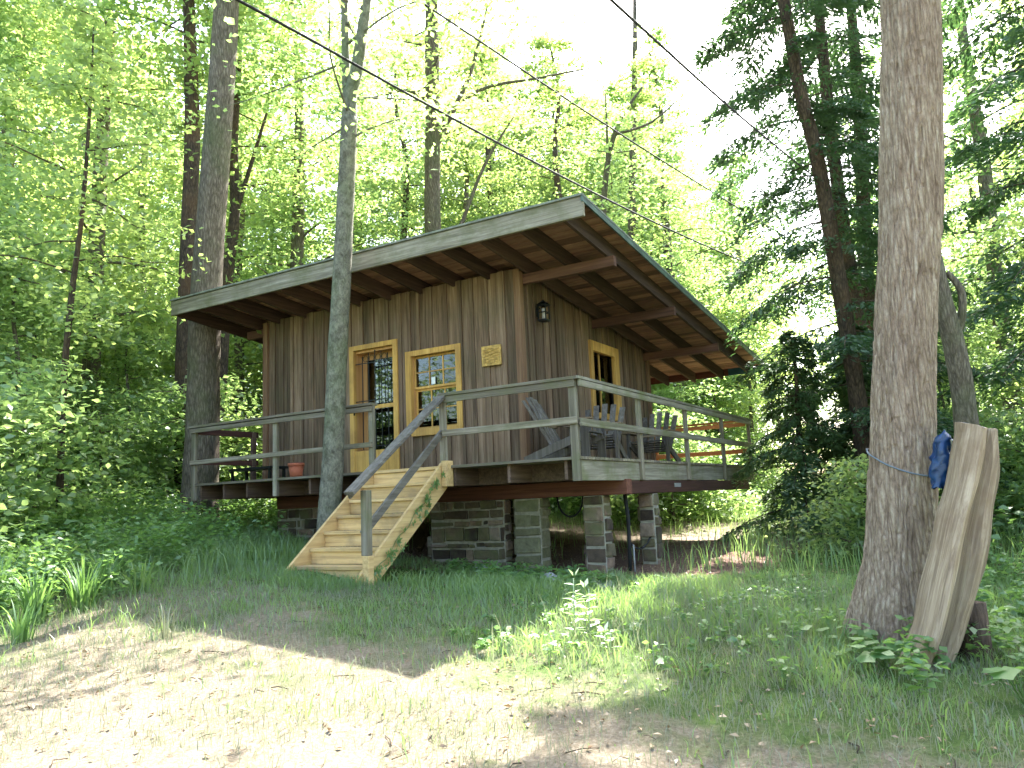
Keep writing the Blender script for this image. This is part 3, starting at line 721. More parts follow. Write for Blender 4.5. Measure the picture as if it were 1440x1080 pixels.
# ------------------------------------------------------------------ trees
def trunk_mesh(name, pts, rads, mat, n=12, branches=(), rough=.03, sub=6):
    """tapered trunk through points + limbs, one mesh"""
    mb = MB()
    def smooth(ps, rs, sub):
        ps = [Vector(p) for p in ps]; P = []; R_ = []
        for i in range(len(ps)-1):
            a = ps[max(i-1, 0)]; b = ps[i]; c = ps[i+1]; d = ps[min(i+2, len(ps)-1)]
            for k in range(sub):
                t = k/sub
                P.append(.5*((2*b)+(c-a)*t+(2*a-5*b+4*c-d)*t*t+(3*b-a-3*c+d)*t**3)); R_.append(rs[i]*(1-t)+rs[i+1]*t)
        P.append(ps[-1]); R_.append(rs[-1]); return P, R_
    P, R_ = smooth(pts, rads, sub)
    R_ = [r*(1+random.uniform(-rough, rough)) for r in R_]
    mb.tube(P, R_, n)
    for bp, br in branches:
        q, s = smooth(bp, br, 4); mb.tube(q, s, 6)
    me = bpy.data.meshes.new(name); me.from_pydata(mb.v, [], mb.f); me.materials.append(mat)
    me.polygons.foreach_set('use_smooth', mb.sm); me.update(); return me

def leaf_quads(C, D, Nn, L, Wd, fold=.15):
    """C centres, D long axis, Nn normals (n,3); rhombic leaves"""
    D = D/np.linalg.norm(D, axis=1, keepdims=True); S = np.cross(D, Nn); S /= np.linalg.norm(S, axis=1, keepdims=True)+1e-9
    Nn = np.cross(S, D); L = L[:, None]; Wd = Wd[:, None]
    a = C-D*L*.5; b = C+S*Wd*.5+Nn*Wd*fold-D*L*.05; c = C+D*L*.5; d = C-S*Wd*.5+Nn*Wd*fold-D*L*.05
    V = np.stack([a, b, c, d], 1).reshape(-1, 3); F_ = np.arange(len(V)).reshape(-1, 4); return V, F_
def rnd_dirs(n, flat=1.0, rng=RNG):
    d = rng.normal(size=(n, 3)); d[:, 2] *= flat; return d/np.linalg.norm(d, axis=1, keepdims=True)

def crown_mesh(name, mat, seed, z0, z1, rad, nb, nl, ls, shape='tall', droop=.25, top=.35, clumps=9, spread=.42):
    """branch sprays: each limb carries flat layered clusters of leaves. returns crown mesh and limb list"""
    rng = np.random.default_rng(seed); Cs = []; limbs = []
    per = nl//nb//clumps
    for i in range(nb):
        h = (i+rng.random())/nb; z = z0+(z1-z0)*h
        if shape == 'tall': rr = rad*(np.sin(pi*min(1, .18+.82*h)**.8)*.8+.25)
        elif shape == 'cone': rr = rad*(1-h)**.75+.15
        else: rr = rad*(1-.55*h)
        rr *= rng.uniform(.5, 1.2); az = i*2.4+rng.uniform(-.6, .6); rise = rng.uniform(.05, .55)*(1-droop*2)
        dx, dy = cos(az), sin(az); p0 = np.array([0, 0, z-rr*rise*.6]); 
        pts = [p0+np.array([dx*rr*t, dy*rr*t, rr*rise*t*1.0 - droop*rr*t*t + .0]) + rng.normal(size=3)*.05*rr*t for t in (0, .35, .7, 1.0)]
        limbs.append(pts)
        for k in range(clumps):
            t = rng.uniform(.25, 1.08)**.8; j = min(2, int(t*3)); q = pts[0]+(pts[-1]-pts[0])*t; q = q+(pts[j]-(pts[0]+(pts[-1]-pts[0])*(.35*j)))*.5
            c = q+rng.normal(size=3)*np.array([rr*.16, rr*.16, rr*.05+.06]); s = spread*rng.uniform(.6, 1.3)*(.5+rr*.25)
            n = int(per*rng.uniform(.5, 1.5)); P = rng.normal(size=(n, 3))*np.array([s, s, s*.24])
            P[:, 2] -= (P[:, 0]**2+P[:, 1]**2)*.25/max(s, .1)*.5; tn = np.full(n, rng.random())*.5+rng.random(n)*.5
            Cs.append(np.concatenate([c+P, tn[:, None]], 1))
    A = np.concatenate(Cs); n = len(A)
    D = rnd_dirs(n, .45, rng); Nn = rng.normal(size=(n, 3))*.55+np.array([0, 0, 1.0])
    V, F_ = leaf_quads(A[:, :3], D, Nn, ls*rng.uniform(.7, 1.35, n), ls*.62*rng.uniform(.7, 1.3, n))
    return np_mesh(name, V, F_, mat, tone=A[:, 3]), limbs
def simple_trunk(name, mat, h, r, limbs, seed, lean=.03, br=.25):
    rng = np.random.default_rng(seed)
    pts = [(0, 0, -.3)]+[(lean*h*t*rng.uniform(-1, 1)*.5, lean*h*t*rng.uniform(-1, 1)*.5, h*t) for t in (.1, .3, .5, .7, .85, 1)]
    pts[1] = (0, 0, h*.06)
    rs = [r*1.45, r*1.05, r*.92, r*.8, r*.6, r*.38, r*.1]
    B = []
    for L in limbs:
        if rng.random() < .75:
            z = L[0][2]; f = max(.15, 1-z/h)
            B.append(([tuple(p) for p in L], [r*br*f+.012, r*br*.6*f+.008, .008, .004]))
    return trunk_mesh(name, pts, rs, mat, 9, B)

VAR = {}
def make_variant(key, crown_args, h, r, bm, lean=.03):
    cm, limbs = crown_mesh('crown_'+key, **crown_args)
    tm = simple_trunk('trunk_'+key, bm, h, r, limbs, hash(key) % 1000 if False else len(VAR)*13+5, lean)
    VAR[key] = (tm, cm)
L1, L2 = MW['leaf'], MW['leaf2']
make_variant('tallA', dict(mat=L1, seed=1, z0=3.0, z1=15.5, rad=3.0, nb=40, nl=13500, ls=.155, droop=.18), 15.5, .19, MW['bark'])
make_variant('tallB', dict(mat=L2, seed=2, z0=4.5, z1=18.0, rad=3.3, nb=42, nl=13500, ls=.165, droop=.15), 18, .22, MW['bark'])
make_variant('tallC', dict(mat=L1, seed=3, z0=6.5, z1=20.0, rad=3.0, nb=36, nl=12000, ls=.165, droop=.2), 20, .2, MW['darkbark'])
make_variant('tallD', dict(mat=L2, seed=8, z0=2.0, z1=12.0, rad=2.6, nb=36, nl=11000, ls=.14, droop=.22), 12.5, .13, MW['smooth'])
make_variant('youngA', dict(mat=L1, seed=4, z0=.9, z1=7.0, rad=2.2, nb=24, nl=8500, ls=.12, shape='bush', droop=.2), 7.2, .07, MW['bark'], .05)
make_variant('youngB', dict(mat=L2, seed=5, z0=.6, z1=5.2, rad=1.8, nb=20, nl=7000, ls=.11, shape='bush', droop=.25), 5.3, .05, MW['bark'], .05)
make_variant('shrubA', dict(mat=L2, seed=6, z0=.2, z1=2.0, rad=1.2, nb=16, nl=5200, ls=.095, shape='bush', droop=.15, clumps=7), 2.0, .03, MW['bark'], .08)
make_variant('shrubB', dict(mat=L1, seed=7, z0=.15, z1=1.4, rad=.9, nb=14, nl=3800, ls=.085, shape='bush', droop=.1, clumps=7), 1.4, .025, MW['bark'], .08)

def conifer(name, mat, seed, z0, z1, rad, nb, nl, nsz=.11, droop=.35):
    """hemlock: long limbs with hanging sprays of short needles"""
    rng = np.random.default_rng(seed); out = []; limbs = []; per = nl//nb
    for i in range(nb):
        h = (i+rng.random())/nb; z = z0+(z1-z0)*h; rr = rad*((1-h)*.8+.25)*rng.uniform(.5, 1.1); az = i*2.4+rng.uniform(-.7, .7)
        d = np.array([cos(az), sin(az), 0]); s = np.array([-d[1], d[0], 0]); dr = droop*rng.uniform(.6, 1.4)
        limbs.append([np.array([0, 0, z])+d*rr*t-np.array([0, 0, dr*rr*t*t]) for t in (0, .35, .7, 1)])
        n = int(per*rng.uniform(.6, 1.3)*(rr/rad+.2)); t = rng.random(n)**.7
        # side twigs
        tw = np.round(t*14)/14+rng.normal(size=n)*.006; lat = rng.uniform(-1, 1, n); w = rr*.34*(1-.55*t)
        P = np.array([0, 0, z])+d*(rr*tw)[:, None]+s*(lat*w)[:, None]+d*(abs(lat)*w*.5)[:, None]
        P[:, 2] -= dr*rr*tw*tw + abs(lat)*w*rng.uniform(.1, .5) + rng.exponential(.07, n); P += rng.normal(size=(n, 3))*.018
        Dd = d*.6+s*np.sign(lat)[:, None]*.9+rng.normal(size=(n, 3))*.35; Dd[:, 2] -= .45
        out.append(np.concatenate([P, Dd, rng.random((n, 1))*.6+rng.random()*.4], 1))
    A = np.concatenate(out); n = len(A)
    V, F_ = leaf_quads(A[:, :3], A[:, 3:6], rng.normal(size=(n, 3))*.5+np.array([0, 0, 1.]), nsz*rng.uniform(.7, 1.3, n), nsz*.34*rng.uniform(.7, 1.3, n), .05)
    return np_mesh(name, V, F_, mat, tone=np.clip(A[:, 6], 0, 1)), limbs

def put_tree(name, key, x, y, rz, s, label, cat='tree', group=None, sz=None, crown=True):
    r = empty(name, (x, y, g1(x, y)), label, cat, group, rz); r.scale = (s, s, sz or s)
    tm, cm = VAR[key]
    link(bpy.data.objects.new('trunk', tm), r)
    if crown: link(bpy.data.objects.new('crown', cm), r)
    return r

# hand-placed trunks that read one by one in the photograph; pts are world points on the trunk
def hero_tree(name, pts, rads, mat, label, crown=None, limbs=(), group=None, n=14, cat='tree'):
    x, y = pts[0][0], pts[0][1]; b = Vector((x, y, g1(x, y))); r = empty(name, b, label, cat, group)
    loc = [tuple(Vector(p)-b) for p in pts]; loc[0] = (loc[0][0], loc[0][1], -.25)
    B = [([tuple(Vector(p)-b) for p in bp], br) for bp, br in limbs]
    top = Vector(loc[-1])
    if crown:
        mat_c, seed, dz0, dz1, rad, nb, nl, ls, kind = crown
        if kind == 'con': cm, L = conifer('crown', mat_c, seed, 0, dz1-dz0, rad, nb, nl, ls)
        else: cm, L = crown_mesh('crown', mat_c, seed, 0, dz1-dz0, rad, nb, nl, ls, droop=.15)
        # follow the trunk's own line
        zs = [p[2] for p in loc]; H = max(zs)
        def at(z):
            for a, c in zip(loc[:-1], loc[1:]):
                if a[2] <= z <= c[2]: t = (z-a[2])/max(1e-6, c[2]-a[2]); return np.array([a[0]+(c[0]-a[0])*t, a[1]+(c[1]-a[1])*t])
            return np.array(loc[-1][:2])
        base = dz0
        V = np.empty(len(cm.vertices)*3, np.float32); cm.vertices.foreach_get('co', V); V = V.reshape(-1, 3)
        zz = V.reshape(-1, 4, 3)[:, :, 2].mean(1)+base; off = np.array([at(z) for z in np.linspace(base-4, dz1+4, 60)])
        ix = np.clip(((zz-(base-4))/(dz1-base+8)*59).astype(int), 0, 59); sh = off[ix]
        V = V.reshape(-1, 4, 3); V[:, :, :2] += sh[:, None, :]; V[:, :, 2] += base; cm.vertices.foreach_set('co', V.astype(np.float32).ravel()); cm.update()
        link(bpy.data.objects.new('crown', cm), r)
        for l in L:
            o = at(l[0][2]+base); f = rads[-1]; B.append(([(p[0]+o[0], p[1]+o[1], p[2]+base) for p in l], [max(.012, rads[len(rads)//2]*.18), .012, .008, .004]))
    link(bpy.data.objects.new('trunk', trunk_mesh('trunk', loc, rads, mat, n, B, .025, 8)), r)
    return r

hero_tree('leaning_tree', [(-8.06, .9, -.9), (-8.03, .9, -.3), (-7.97, .9, 1.08), (-7.93, .9, 3.45), (-7.67, .9, 6.46), (-7.5, .9, 8.43), (-7.3, .9, 11.5), (-7.2, .9, 15)],
          [.42, .33, .29, .275, .25, .24, .18, .08], MW['bark'], 'thick straight tree with grey ridged bark standing at the left end of the deck',
          (L1, 31, 11.5, 17, 3.2, 22, 9000, .16, 'leaf'), n=20)
hero_tree('slender_tree', [(-3.66, -.4, -1.5), (-3.63, -.4, -.62), (-3.55, -.4, .24), (-3.45, -.4, 1.62), (-3.36, -.4, 2.62), (-3.25, -.4, 4.0), (-3.17, -.4, 5.05)],
          [.19, .16, .145, .135, .13, .12, .115], MW['smooth'], 'slender pale barked tree in front of the deck left of the stairs, forked high up',
          (L2, 38, 6.0, 13.0, 2.3, 22, 4600, .11, 'leaf'), limbs=[([(-3.17, -.4, 5.0), (-3.14, -.4, 5.4), (-2.98, -.4, 5.9), (-2.7, -.4, 7.5), (-2.3, -.4, 11)], [.115, .10, .09, .07, .03]),
                       ([(-3.17, -.4, 5.0), (-3.21, -.4, 5.5), (-3.23, -.4, 6.1), (-3.35, -.3, 8), (-3.5, -.3, 11)], [.09, .07, .06, .05, .02])], n=16)
hero_tree('dark_tree', [(-10.78, 2.68, -.6), (-10.6, 2.43, 2.0), (-10.26, 2.21, 4.44), (-9.81, 1.95, 7.47), (-9.65, 1.76, 9.15), (-9.47, 1.48, 12), (-9.4, 1.4, 15)],
          [.24, .185, .17, .16, .14, .1, .04], MW['darkbark'], 'dark narrow trunk just left of the thick tree by the deck', (L2, 32, 9.5, 16, 3.0, 22, 9000, .15, 'leaf'))
hero_tree('crooked_tree', [(-11.97, 4.33, -.6), (-11.58, 4.15, 2.26), (-11.13, 3.95, 4.97), (-10.76, 3.88, 6.66), (-10.6, 3.69, 8.36), (-10.26, 3.54, 10.4), (-10.1, 3.4, 13)],
          [.22, .16, .15, .12, .11, .08, .03], MW['darkbark'], 'crooked trunk with forked limbs just right of the thick tree by the deck', (L1, 33, 7.5, 14, 2.8, 20, 8000, .14, 'leaf'),
          limbs=[([(-11.0, 3.9, 5.6), (-11.4, 3.8, 6.6), (-11.7, 3.8, 8.2)], [.08, .06, .03]), ([(-10.8, 3.88, 6.5), (-10.3, 3.9, 7.6), (-9.8, 4, 9)], [.07, .05, .03])])
hero_tree('sapling', [(-8.02, -1.59, -.8), (-7.85, -1.71, 1.36), (-7.57, -1.8, 2.85), (-7.28, -1.85, 4.13), (-7.05, -1.93, 5.6), (-6.9, -2, 7)],
          [.06, .05, .045, .035, .025, .01], MW['darkbark'], 'thin young tree with a bent stem at the far left in front of the woods', (L1, 34, 3.4, 8.0, 1.5, 16, 3600, .11, 'leaf'), n=8)
hero_tree('tall_tree', [(-9.1, 9.55, -.8), (-8.56, 8.96, 5.19), (-8.37, 8.67, 7.55), (-8.1, 8.43, 9.91), (-7.85, 8.17, 12.27), (-7.6, 7.9, 15), (-7.5, 7.8, 18)],
          [.36, .24, .23, .21, .2, .13, .05], MW['bark'], 'tall tree with spreading limbs rising behind the middle of the cabin roof', (L1, 35, 10.5, 19, 3.4, 26, 9000, .16, 'leaf'),
          limbs=[([(-8.2, 8.5, 9.2), (-7.7, 8.7, 10.2), (-7.1, 9.0, 11.6), (-6.6, 9.2, 13.5)], [.11, .08, .06, .03]),
                 ([(-8.0, 8.4, 10.5), (-8.6, 8.0, 11.0), (-9.6, 7.6, 10.9)], [.07, .05, .03]),
                 ([(-8.1, 8.45, 9.9), (-6.9, 9.0, 10.9), (-5.4, 9.7, 11.1), (-4.2, 10.2, 11.2)], [.07, .05, .035, .02]),
                 ([(-8.45, 8.8, 6.2), (-7.8, 9.0, 6.9), (-7.0, 9.3, 8.8), (-6.2, 9.7, 10.2)], [.08, .06, .045, .02]),
                 ([(-8.5, 8.85, 5.6), (-7.4, 9.3, 6.6), (-6.3, 9.8, 7.3)], [.06, .04, .02])])
hero_tree('curved_tree', [(-4.43, 10.01, -.8), (-3.8, 9.55, 4.49), (-3.36, 9.26, 7.4), (-2.95, 9.34, 8.85), (-2.31, 9.59, 9.8)], [.13, .10, .075, .06, .02], MW['bark'],
          'thin curved bare tree rising behind the highest corner of the roof', (L2, 36, 7.0, 10.4, 1.7, 12, 1800, .13, 'leaf'),
          limbs=[([(-3.5, 9.3, 6.6), (-3.2, 9.1, 8), (-3.1, 9.0, 9.6)], [.05, .04, .015]), ([(-3.0, 9.3, 8.6), (-2.2, 9.8, 8.9), (-1.3, 10.2, 9.7)], [.04, .03, .01])], n=9)
hero_tree('straight_tree', [(-5.26, 14.25, -.7), (-4.58, 13.62, 5.44), (-4.29, 13.35, 8.02), (-3.96, 13.11, 10.59), (-3.62, 12.87, 13.17), (-3.4, 12.7, 16)], [.16, .125, .12, .10, .08, .03], MW['bark'],
          'straight thin tree behind the right part of the roof, left of the bright sky', (L1, 37, 7.5, 13.5, 1.8, 14, 2400, .15, 'leaf'), n=9)
# the hemlocks on the right
hero_tree('hemlock_tree', [(2.28, 7.0, -1.2), (2.28, 6.69, 1.05), (2.23, 6.32, 3.07), (2.15, 5.9, 5.21), (2.02, 5.61, 6.48), (1.93, 5.3, 8.3), (1.8, 5.1, 11), (1.8, 5.0, 17)],
          [.19, .15, .14, .125, .11, .10, .08, .02], MW['darkbark'], 'nearest hemlock, its dark trunk leaning left and crossing the others right of the roof', (MW['needle'], 41, 1.6, 17, 2.4, 70, 70000, .12, 'con'))
hero_tree('hemlock_tree', [(1.79, 10.24, -1.2), (2.09, 9.84, 2.59), (2.05, 9.47, 4.58), (2.04, 9.08, 6.88), (2.09, 8.73, 9.06), (2.17, 8.5, 12), (2.2, 8.4, 18)],
          [.20, .155, .145, .13, .11, .08, .02], MW['darkbark'], 'middle hemlock of the dark group right of the roof, its trunk left of the third', (MW['needle'], 42, 5.2, 18, 2.8, 56, 46000, .13, 'con'))
hero_tree('hemlock_tree', [(1.9, 12.0, -1.2), (2.18, 11.38, 4.18), (2.44, 10.97, 7.49), (2.56, 10.63, 9.87), (2.66, 10.45, 13), (2.7, 10.4, 19)],
          [.22, .17, .15, .12, .08, .02], MW['darkbark'], 'farthest hemlock of the dark group, its upright trunk just left of the big tree', (MW['needle'], 43, 5.2, 19, 2.8, 50, 40000, .13, 'con'))
hero_tree('hemlock_tree', [(5.35, 6.2, -1.6), (5.5, 6.0, 3), (5.65, 5.8, 7), (5.8, 5.6, 11.5), (5.8, 5.5, 16)], [.24, .18, .14, .10, .02], MW['darkbark'],
          'hemlock with dark drooping boughs filling the top right corner right of the big tree', (MW['needle'], 44, 2.4, 16.0, 3.0, 60, 56000, .12, 'con'))
hero_tree('young_evergreen', [(1.25, 6.5, -1.2), (1.3, 6.35, .6), (1.4, 6.2, 2.2)], [.06, .045, .015], MW['darkbark'], 'bushy young evergreen standing behind the far right corner of the deck', (MW['needle2'], 45, .1, 3.6, 1.45, 50, 44000, .09, 'con'), n=8)
hero_tree('young_evergreen', [(2.05, 8.0, -1.2), (2.05, 8.0, .6), (2.05, 8.0, 2.0)], [.06, .045, .015], MW['darkbark'], 'dark young evergreen in the shade between the deck corner and the big tree', (MW['needle2'], 46, .1, 4.0, 1.6, 50, 44000, .1, 'con'), n=8)
hero_tree('bent_tree', [(3.86, 3.3, -1.5), (3.95, 3.1, .29), (3.93, 2.95, 1.2), (3.82, 2.76, 2.3), (3.75, 2.7, 4.5)], [.19, .14, .13, .11, .03], MW['bark'],
          'dark leaning trunk behind the big tree and the split log, with a curled pale branch', None,
          limbs=[([(3.93, 2.95, 1.3), (4.05, 2.9, 1.55), (4.08, 2.85, 1.9), (3.95, 2.8, 2.15)], [.06, .05, .045, .035])])

# ------------------------------------------------------------------ the big tree, rope, tarp, split log
def big_tree():
    b = Vector((3.27, -1.72, g1(3.27, -1.72))); r = empty('big_tree', b, 'massive tree with furrowed grey brown bark at the right, a blue rope tied round it', 'tree')
    ctr = [(3.37, -1.72, -1.9), (3.38, -1.72, -1.5), (3.47, -1.7, -1.0), (3.58, -1.68, -.1), (3.69, -1.65, .8), (3.83, -1.62, 1.7), (3.97, -1.6, 3.1), (4.15, -1.55, 6), (4.25, -1.5, 9), (4.2, -1.4, 13)]
    rad = [.33, .30, .245, .225, .222, .219, .215, .19, .15, .05]
    nz, na = 620, 220; zc = [c[2] for c in ctr]; Zs = np.concatenate([np.linspace(-1.9, 3.6, 520), np.linspace(3.63, 13, 100)])
    cx = np.interp(Zs, zc, [c[0] for c in ctr]); cy = np.interp(Zs, zc, [c[1] for c in ctr]); rr = np.interp(Zs, zc, rad)
    kern = np.ones(31)/31
    for arr in (cx, cy, rr): arr[:] = np.convolve(np.pad(arr, 15, mode='edge'), kern, 'valid')
    A = np.arange(na)/na*2*pi; AA, ZZ = np.meshgrid(A, Zs)
    def per(fu, fv, o, ph):   # periodic in angle through a circle
        return fbm(np.cos(AA)*fu+ph+ZZ*fv*.13, np.sin(AA)*fu+ph*.7+ZZ*fv, o)
    w = (per(1.6, 1.3, 3, 7)-.5)
    u = AA/(2*pi)*34+w*3.2
    fur = np.abs(((u+vn(np.floor(u)*3.1, ZZ*2.2)*.5) % 1)-.5)*2           # 0 in furrow, 1 on ridge
    fur = fur*(.5+.9*vn(np.floor(u)*7.7+3, ZZ*4.5))
    brk = vn(np.floor(u)*5.3, ZZ*13)
    d = .013*fur - .006*(brk > .72) + .010*(per(9, 9, 3, 2)-.5) + .03*(per(1.2, .8, 2, 5)-.5)
    flare = np.clip((-1.0-ZZ)/.6, 0, 1)**1.6; d = d + flare*(.06*np.maximum(0, np.sin(AA*4+1.2))**1.5)
    Rr = rr[:, None]+d
    V = np.stack([cx[:, None]+Rr*np.cos(AA)-b.x, cy[:, None]+Rr*np.sin(AA)-b.y, ZZ-b.z], -1).reshape(-1, 3)
    ii = np.arange(len(Zs)*na).reshape(len(Zs), na); j2 = np.roll(ii, -1, 1)
    F_ = np.stack([ii[:-1], j2[:-1], j2[1:], ii[1:]], -1).reshape(-1, 4)
    link(bpy.data.objects.new('trunk', np_mesh('trunk', V, F_, MW['bigbark'], smooth=True)), r)
    # high limbs and crown out of the frame top
    mb = MB()
    for az, z, l in ((.3, 5.5, 3.0), (2.4, 6.4, 3.2), (4.3, 7.2, 2.8), (5.5, 8.6, 2.4), (1.4, 9.6, 2.2), (3.3, 10.5, 2.0)):
        c = Vector((np.interp(z, zc, [c[0] for c in ctr]), np.interp(z, zc, [c[1] for c in ctr]), z))
        d_ = Vector((cos(az), sin(az), .55)); mb.tube([c-b, c+d_*l*.4-b, c+d_*l*.75+Vector((0, 0, .2))-b, c+d_*l+Vector((0, 0, .5))-b], [.12, .08, .05, .02], 8)
    lo = mb.build('limbs', MW['bigbark'], r)
    cm, _ = crown_mesh('crown', L2, 51, 6.5-b.z, 14-b.z, 3.6, 26, 9000, .17, droop=.12)
    o = link(bpy.data.objects.new('crown', cm), r); o.location = (.85, .15, 0)
    return r
big_tree()
# rope round the trunk (a sagging ring, bulging to clear the bark)
mb = MB(); pts = []
for a in np.linspace(0, 2*pi, 73):
    z = -.30+.10*cos(a-2.9)+.0; cx = np.interp(z, [-1, -.1, .8], [3.47, 3.58, 3.69]); rr = .252+.004*sin(a*9)
    pts.append((cx+rr*cos(a), -1.685+rr*sin(a), z-.055*max(0, -sin(a-.2))))
mb.tube(pts, .0065, 6)
tag(part(mb, 'blue_rope', MW['rope'], None), 'faded blue rope tied round the trunk of the big tree', 'rope')
# split log leaning on the big tree
def split_log():
    YL = .10; R_ = Vector((cos(YL), sin(YL), 0)); Tc = Vector((sin(YL), -cos(YL), 0)); V = []; n = 40; prof_n = 0; T_ = []
    rings = []
    for i in range(n+1):
        t = i/n
        # centre line leans back and right, belly bulges right
        c = Vector((3.58, -2.44, -1.74)).lerp(Vector((4.07, -2.12, -.11)), t)+R_*(.035*sin(pi*t)+.01*sin(9*t))
        wl = .155-.02*t+.006*sin(t*23); wr = .14-.005*t+.07*sin(pi*t**.9)+.005*sin(t*17); dp = .19+.02*sin(t*5); tw = .35*(t-.3)
        ap = .0+.045*t                                          # where the front ridge runs
        prof = [(-wl, .0), (-wl*.85, .05), (-wl*.5, .12), (ap-.04, dp*.93), (ap, dp), (ap+.022, dp*.74), (wr*.48, dp*.42), (wr*.70, dp*.40), (wr*.92, .05), (wr, -.03), (wr*.98, -.09), (wr*.6, -.19), (0, -.23), (-wl*.6, -.18), (-wl*.98, -.08)]
        ring = []
        for k, (a, d_) in enumerate(prof):
            a2 = a*cos(tw)-d_*sin(tw)*.35; d2 = d_*cos(tw)+a*sin(tw)*.35; jit = .006*(vn(k*3.3, t*9)-.5)*2
            zt = (-a*.30 if i == n else 0)
            ring.append(c+R_*(a2+jit)+Tc*(d2+jit)+Vector((0, 0, zt+(random.uniform(-.01, .01) if i == n else 0))))
        rings.append(ring)
    m = len(rings[0]); V = [p for rg in rings for p in rg]; mb = MB()
    for i in range(n):
        for k in range(m):
            mi = 1 if k >= 9 and k < 14 else 0; tn = (.5, .6, .72, .8, .85, .28, .42, .66, .35)[k] if k < 9 else .4  # tone paints shade into the crease and lightens the ridge faces
            mb.f.append((i*m+k, i*m+(k+1) % m, (i+1)*m+(k+1) % m, (i+1)*m+k)); mb.t.append(tn); mb.m.append(mi); mb.sm.append(False)
    mb.v = [tuple(p) for p in V]
    mb.f.append(tuple(range(m-1, -1, -1))); mb.t.append(.5); mb.m.append(0); mb.sm.append(False)
    mb.f.append(tuple(n*m+k for k in range(m))); mb.t.append(.5); mb.m.append(2); mb.sm.append(False)
    return mb
endm = plain('weathered end grain', (.30, .27, .25), .9, 0, .35, 30, .5)
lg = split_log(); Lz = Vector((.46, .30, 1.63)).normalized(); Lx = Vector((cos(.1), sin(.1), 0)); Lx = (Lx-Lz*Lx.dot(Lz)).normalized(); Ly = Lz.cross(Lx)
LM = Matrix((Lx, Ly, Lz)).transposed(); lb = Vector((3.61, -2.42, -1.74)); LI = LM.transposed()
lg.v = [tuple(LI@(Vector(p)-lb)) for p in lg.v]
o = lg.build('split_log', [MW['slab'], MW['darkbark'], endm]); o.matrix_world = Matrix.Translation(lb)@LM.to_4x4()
bv = o.modifiers.new('bevel', 'BEVEL'); bv.width = .006; bv.segments = 2; bv.limit_method = 'ANGLE'; bv.angle_limit = radians(35)
tag(o, 'tall split log slab with bare weathered grain leaning against the big tree', 'log')
# crumpled blue tarp wedged between trunk and log
nu, nv = 26, 20; V = []; rng = np.random.default_rng(3)
for i in range(nu):
    t = i/(nu-1)
    for k in range(nv):
        a = k/nv*2*pi; c = Vector((3.80+.07*t, -2.02+.05*t, -.52+.40*t)); r_ = (.03+.05*sin(pi*min(1, t*.9+.1))-.045*max(0, t-.8)*3)*(1+.5*(vn(t*9+3, a*1.9)-.5)*2)
        if t > .82: r_ *= 1.3*(.6+.8*vn(k*1.7, t*30))
        V.append((c.x+r_*cos(a)*.9, c.y+r_*sin(a)*.9, c.z+.03*(vn(a*2, t*8)-.5)))
F_ = [(i*nv+k, i*nv+(k+1) % nv, (i+1)*nv+(k+1) % nv, (i+1)*nv+k) for i in range(nu-1) for k in range(nv)]
o = link(bpy.data.objects.new('blue_tarp', np_mesh('blue_tarp', V, F_, MW['blue']))); tag(o, 'crumpled blue tarpaulin wedged between the big tree and the split log', 'tarpaulin')
# cut stump showing behind the log
mb = MB(); x, y = 3.88, -2.08; mb.tube([(x, y, -1.85), (x+.01, y, -1.6), (x+.02, y, -1.30)], [.14, .115, .10], 12); tag(part(mb, 'tree_stump', MW['darkbark'], None), 'short dark stump in the ivy behind the foot of the split log', 'stump')

# rocks by the piers
def rock(x, y, s, label, seed, flat=.75):
    rng = np.random.default_rng(seed); import bmesh
    bm = bmesh.new(); bmesh.ops.create_icosphere(bm, subdivisions=3, radius=1)
    for v in bm.verts:
        n = v.co.normalized(); k = 1+.32*(fbm(np.array([n.x*1.6+seed]), np.array([n.y*1.6+n.z*1.1+seed]), 3)[0]-.5)*2
        v.co = Vector((n.x*s[0]*k, n.y*s[1]*k, n.z*s[2]*k))
    me = bpy.data.meshes.new('rock'); bm.to_mesh(me); bm.free(); me.materials.append(MW['rock'])
    me.polygons.foreach_set('use_smooth', [True]*len(me.polygons))
    o = link(bpy.data.objects.new('rock', me)); o.location = (x, y, g1(x, y)+s[2]*.35); o.rotation_euler = (0, 0, seed); tag(o, label, 'rock', 'rocks at the foot of the piers')
rock(-.62, .25, (.14, .12, .11), 'round pale rock right of the nearest pier, beside the milkweed', 2)
rock(-1.95, .75, (.16, .12, .10), 'pointed grey rock under the stone wall, left of the nearest pier', 3)
rock(-1.55, .35, (.22, .15, .06), 'flat grey slab of rock lying left of the nearest pier', 4)
rock(.05, .35, (.34, .14, .05), 'long flat stone in the grass below the right front pier', 5)

# overhead wires: three cables sloping down to the right above the roof
def wire(a, b, t0, t1, sag, r, label, mat):
    a, b = Vector(a), Vector(b); pts = []
    for t in np.linspace(t0, t1, 60):
        q = a.lerp(b, t) if 0 <= t <= 1 else a+(b-a)*t
        q = q.copy(); q.z -= 4*sag*t*(1-t)*(1 if 0 <= t <= 1 else .6); pts.append(q)
    mb = MB(); mb.tube(pts, r, 6); return tag(part(mb, 'overhead_wire', MW[mat], None), label, 'wire')
wire((-1.97, -2.35, 4.83), (-.35, 11.49, 5.13), -.6, 1.15, .17, .017, 'lowest and thickest overhead cable, crossing in front of the slender tree and above the roof', 'cable')
wire((-2.79, 2.56, 7.64), (-1.31, 10.55, 7.24), -.7, 2.2, .04, .019, 'middle overhead wire of the three, running above the highest roof corner', 'wire')
wire((1.41, -.31, 4.65), (1.53, 5.48, 5.56), -1.2, 2.6, .03, .017, 'rightmost overhead wire, short and steep against the bright sky beside the hemlocks', 'wire')

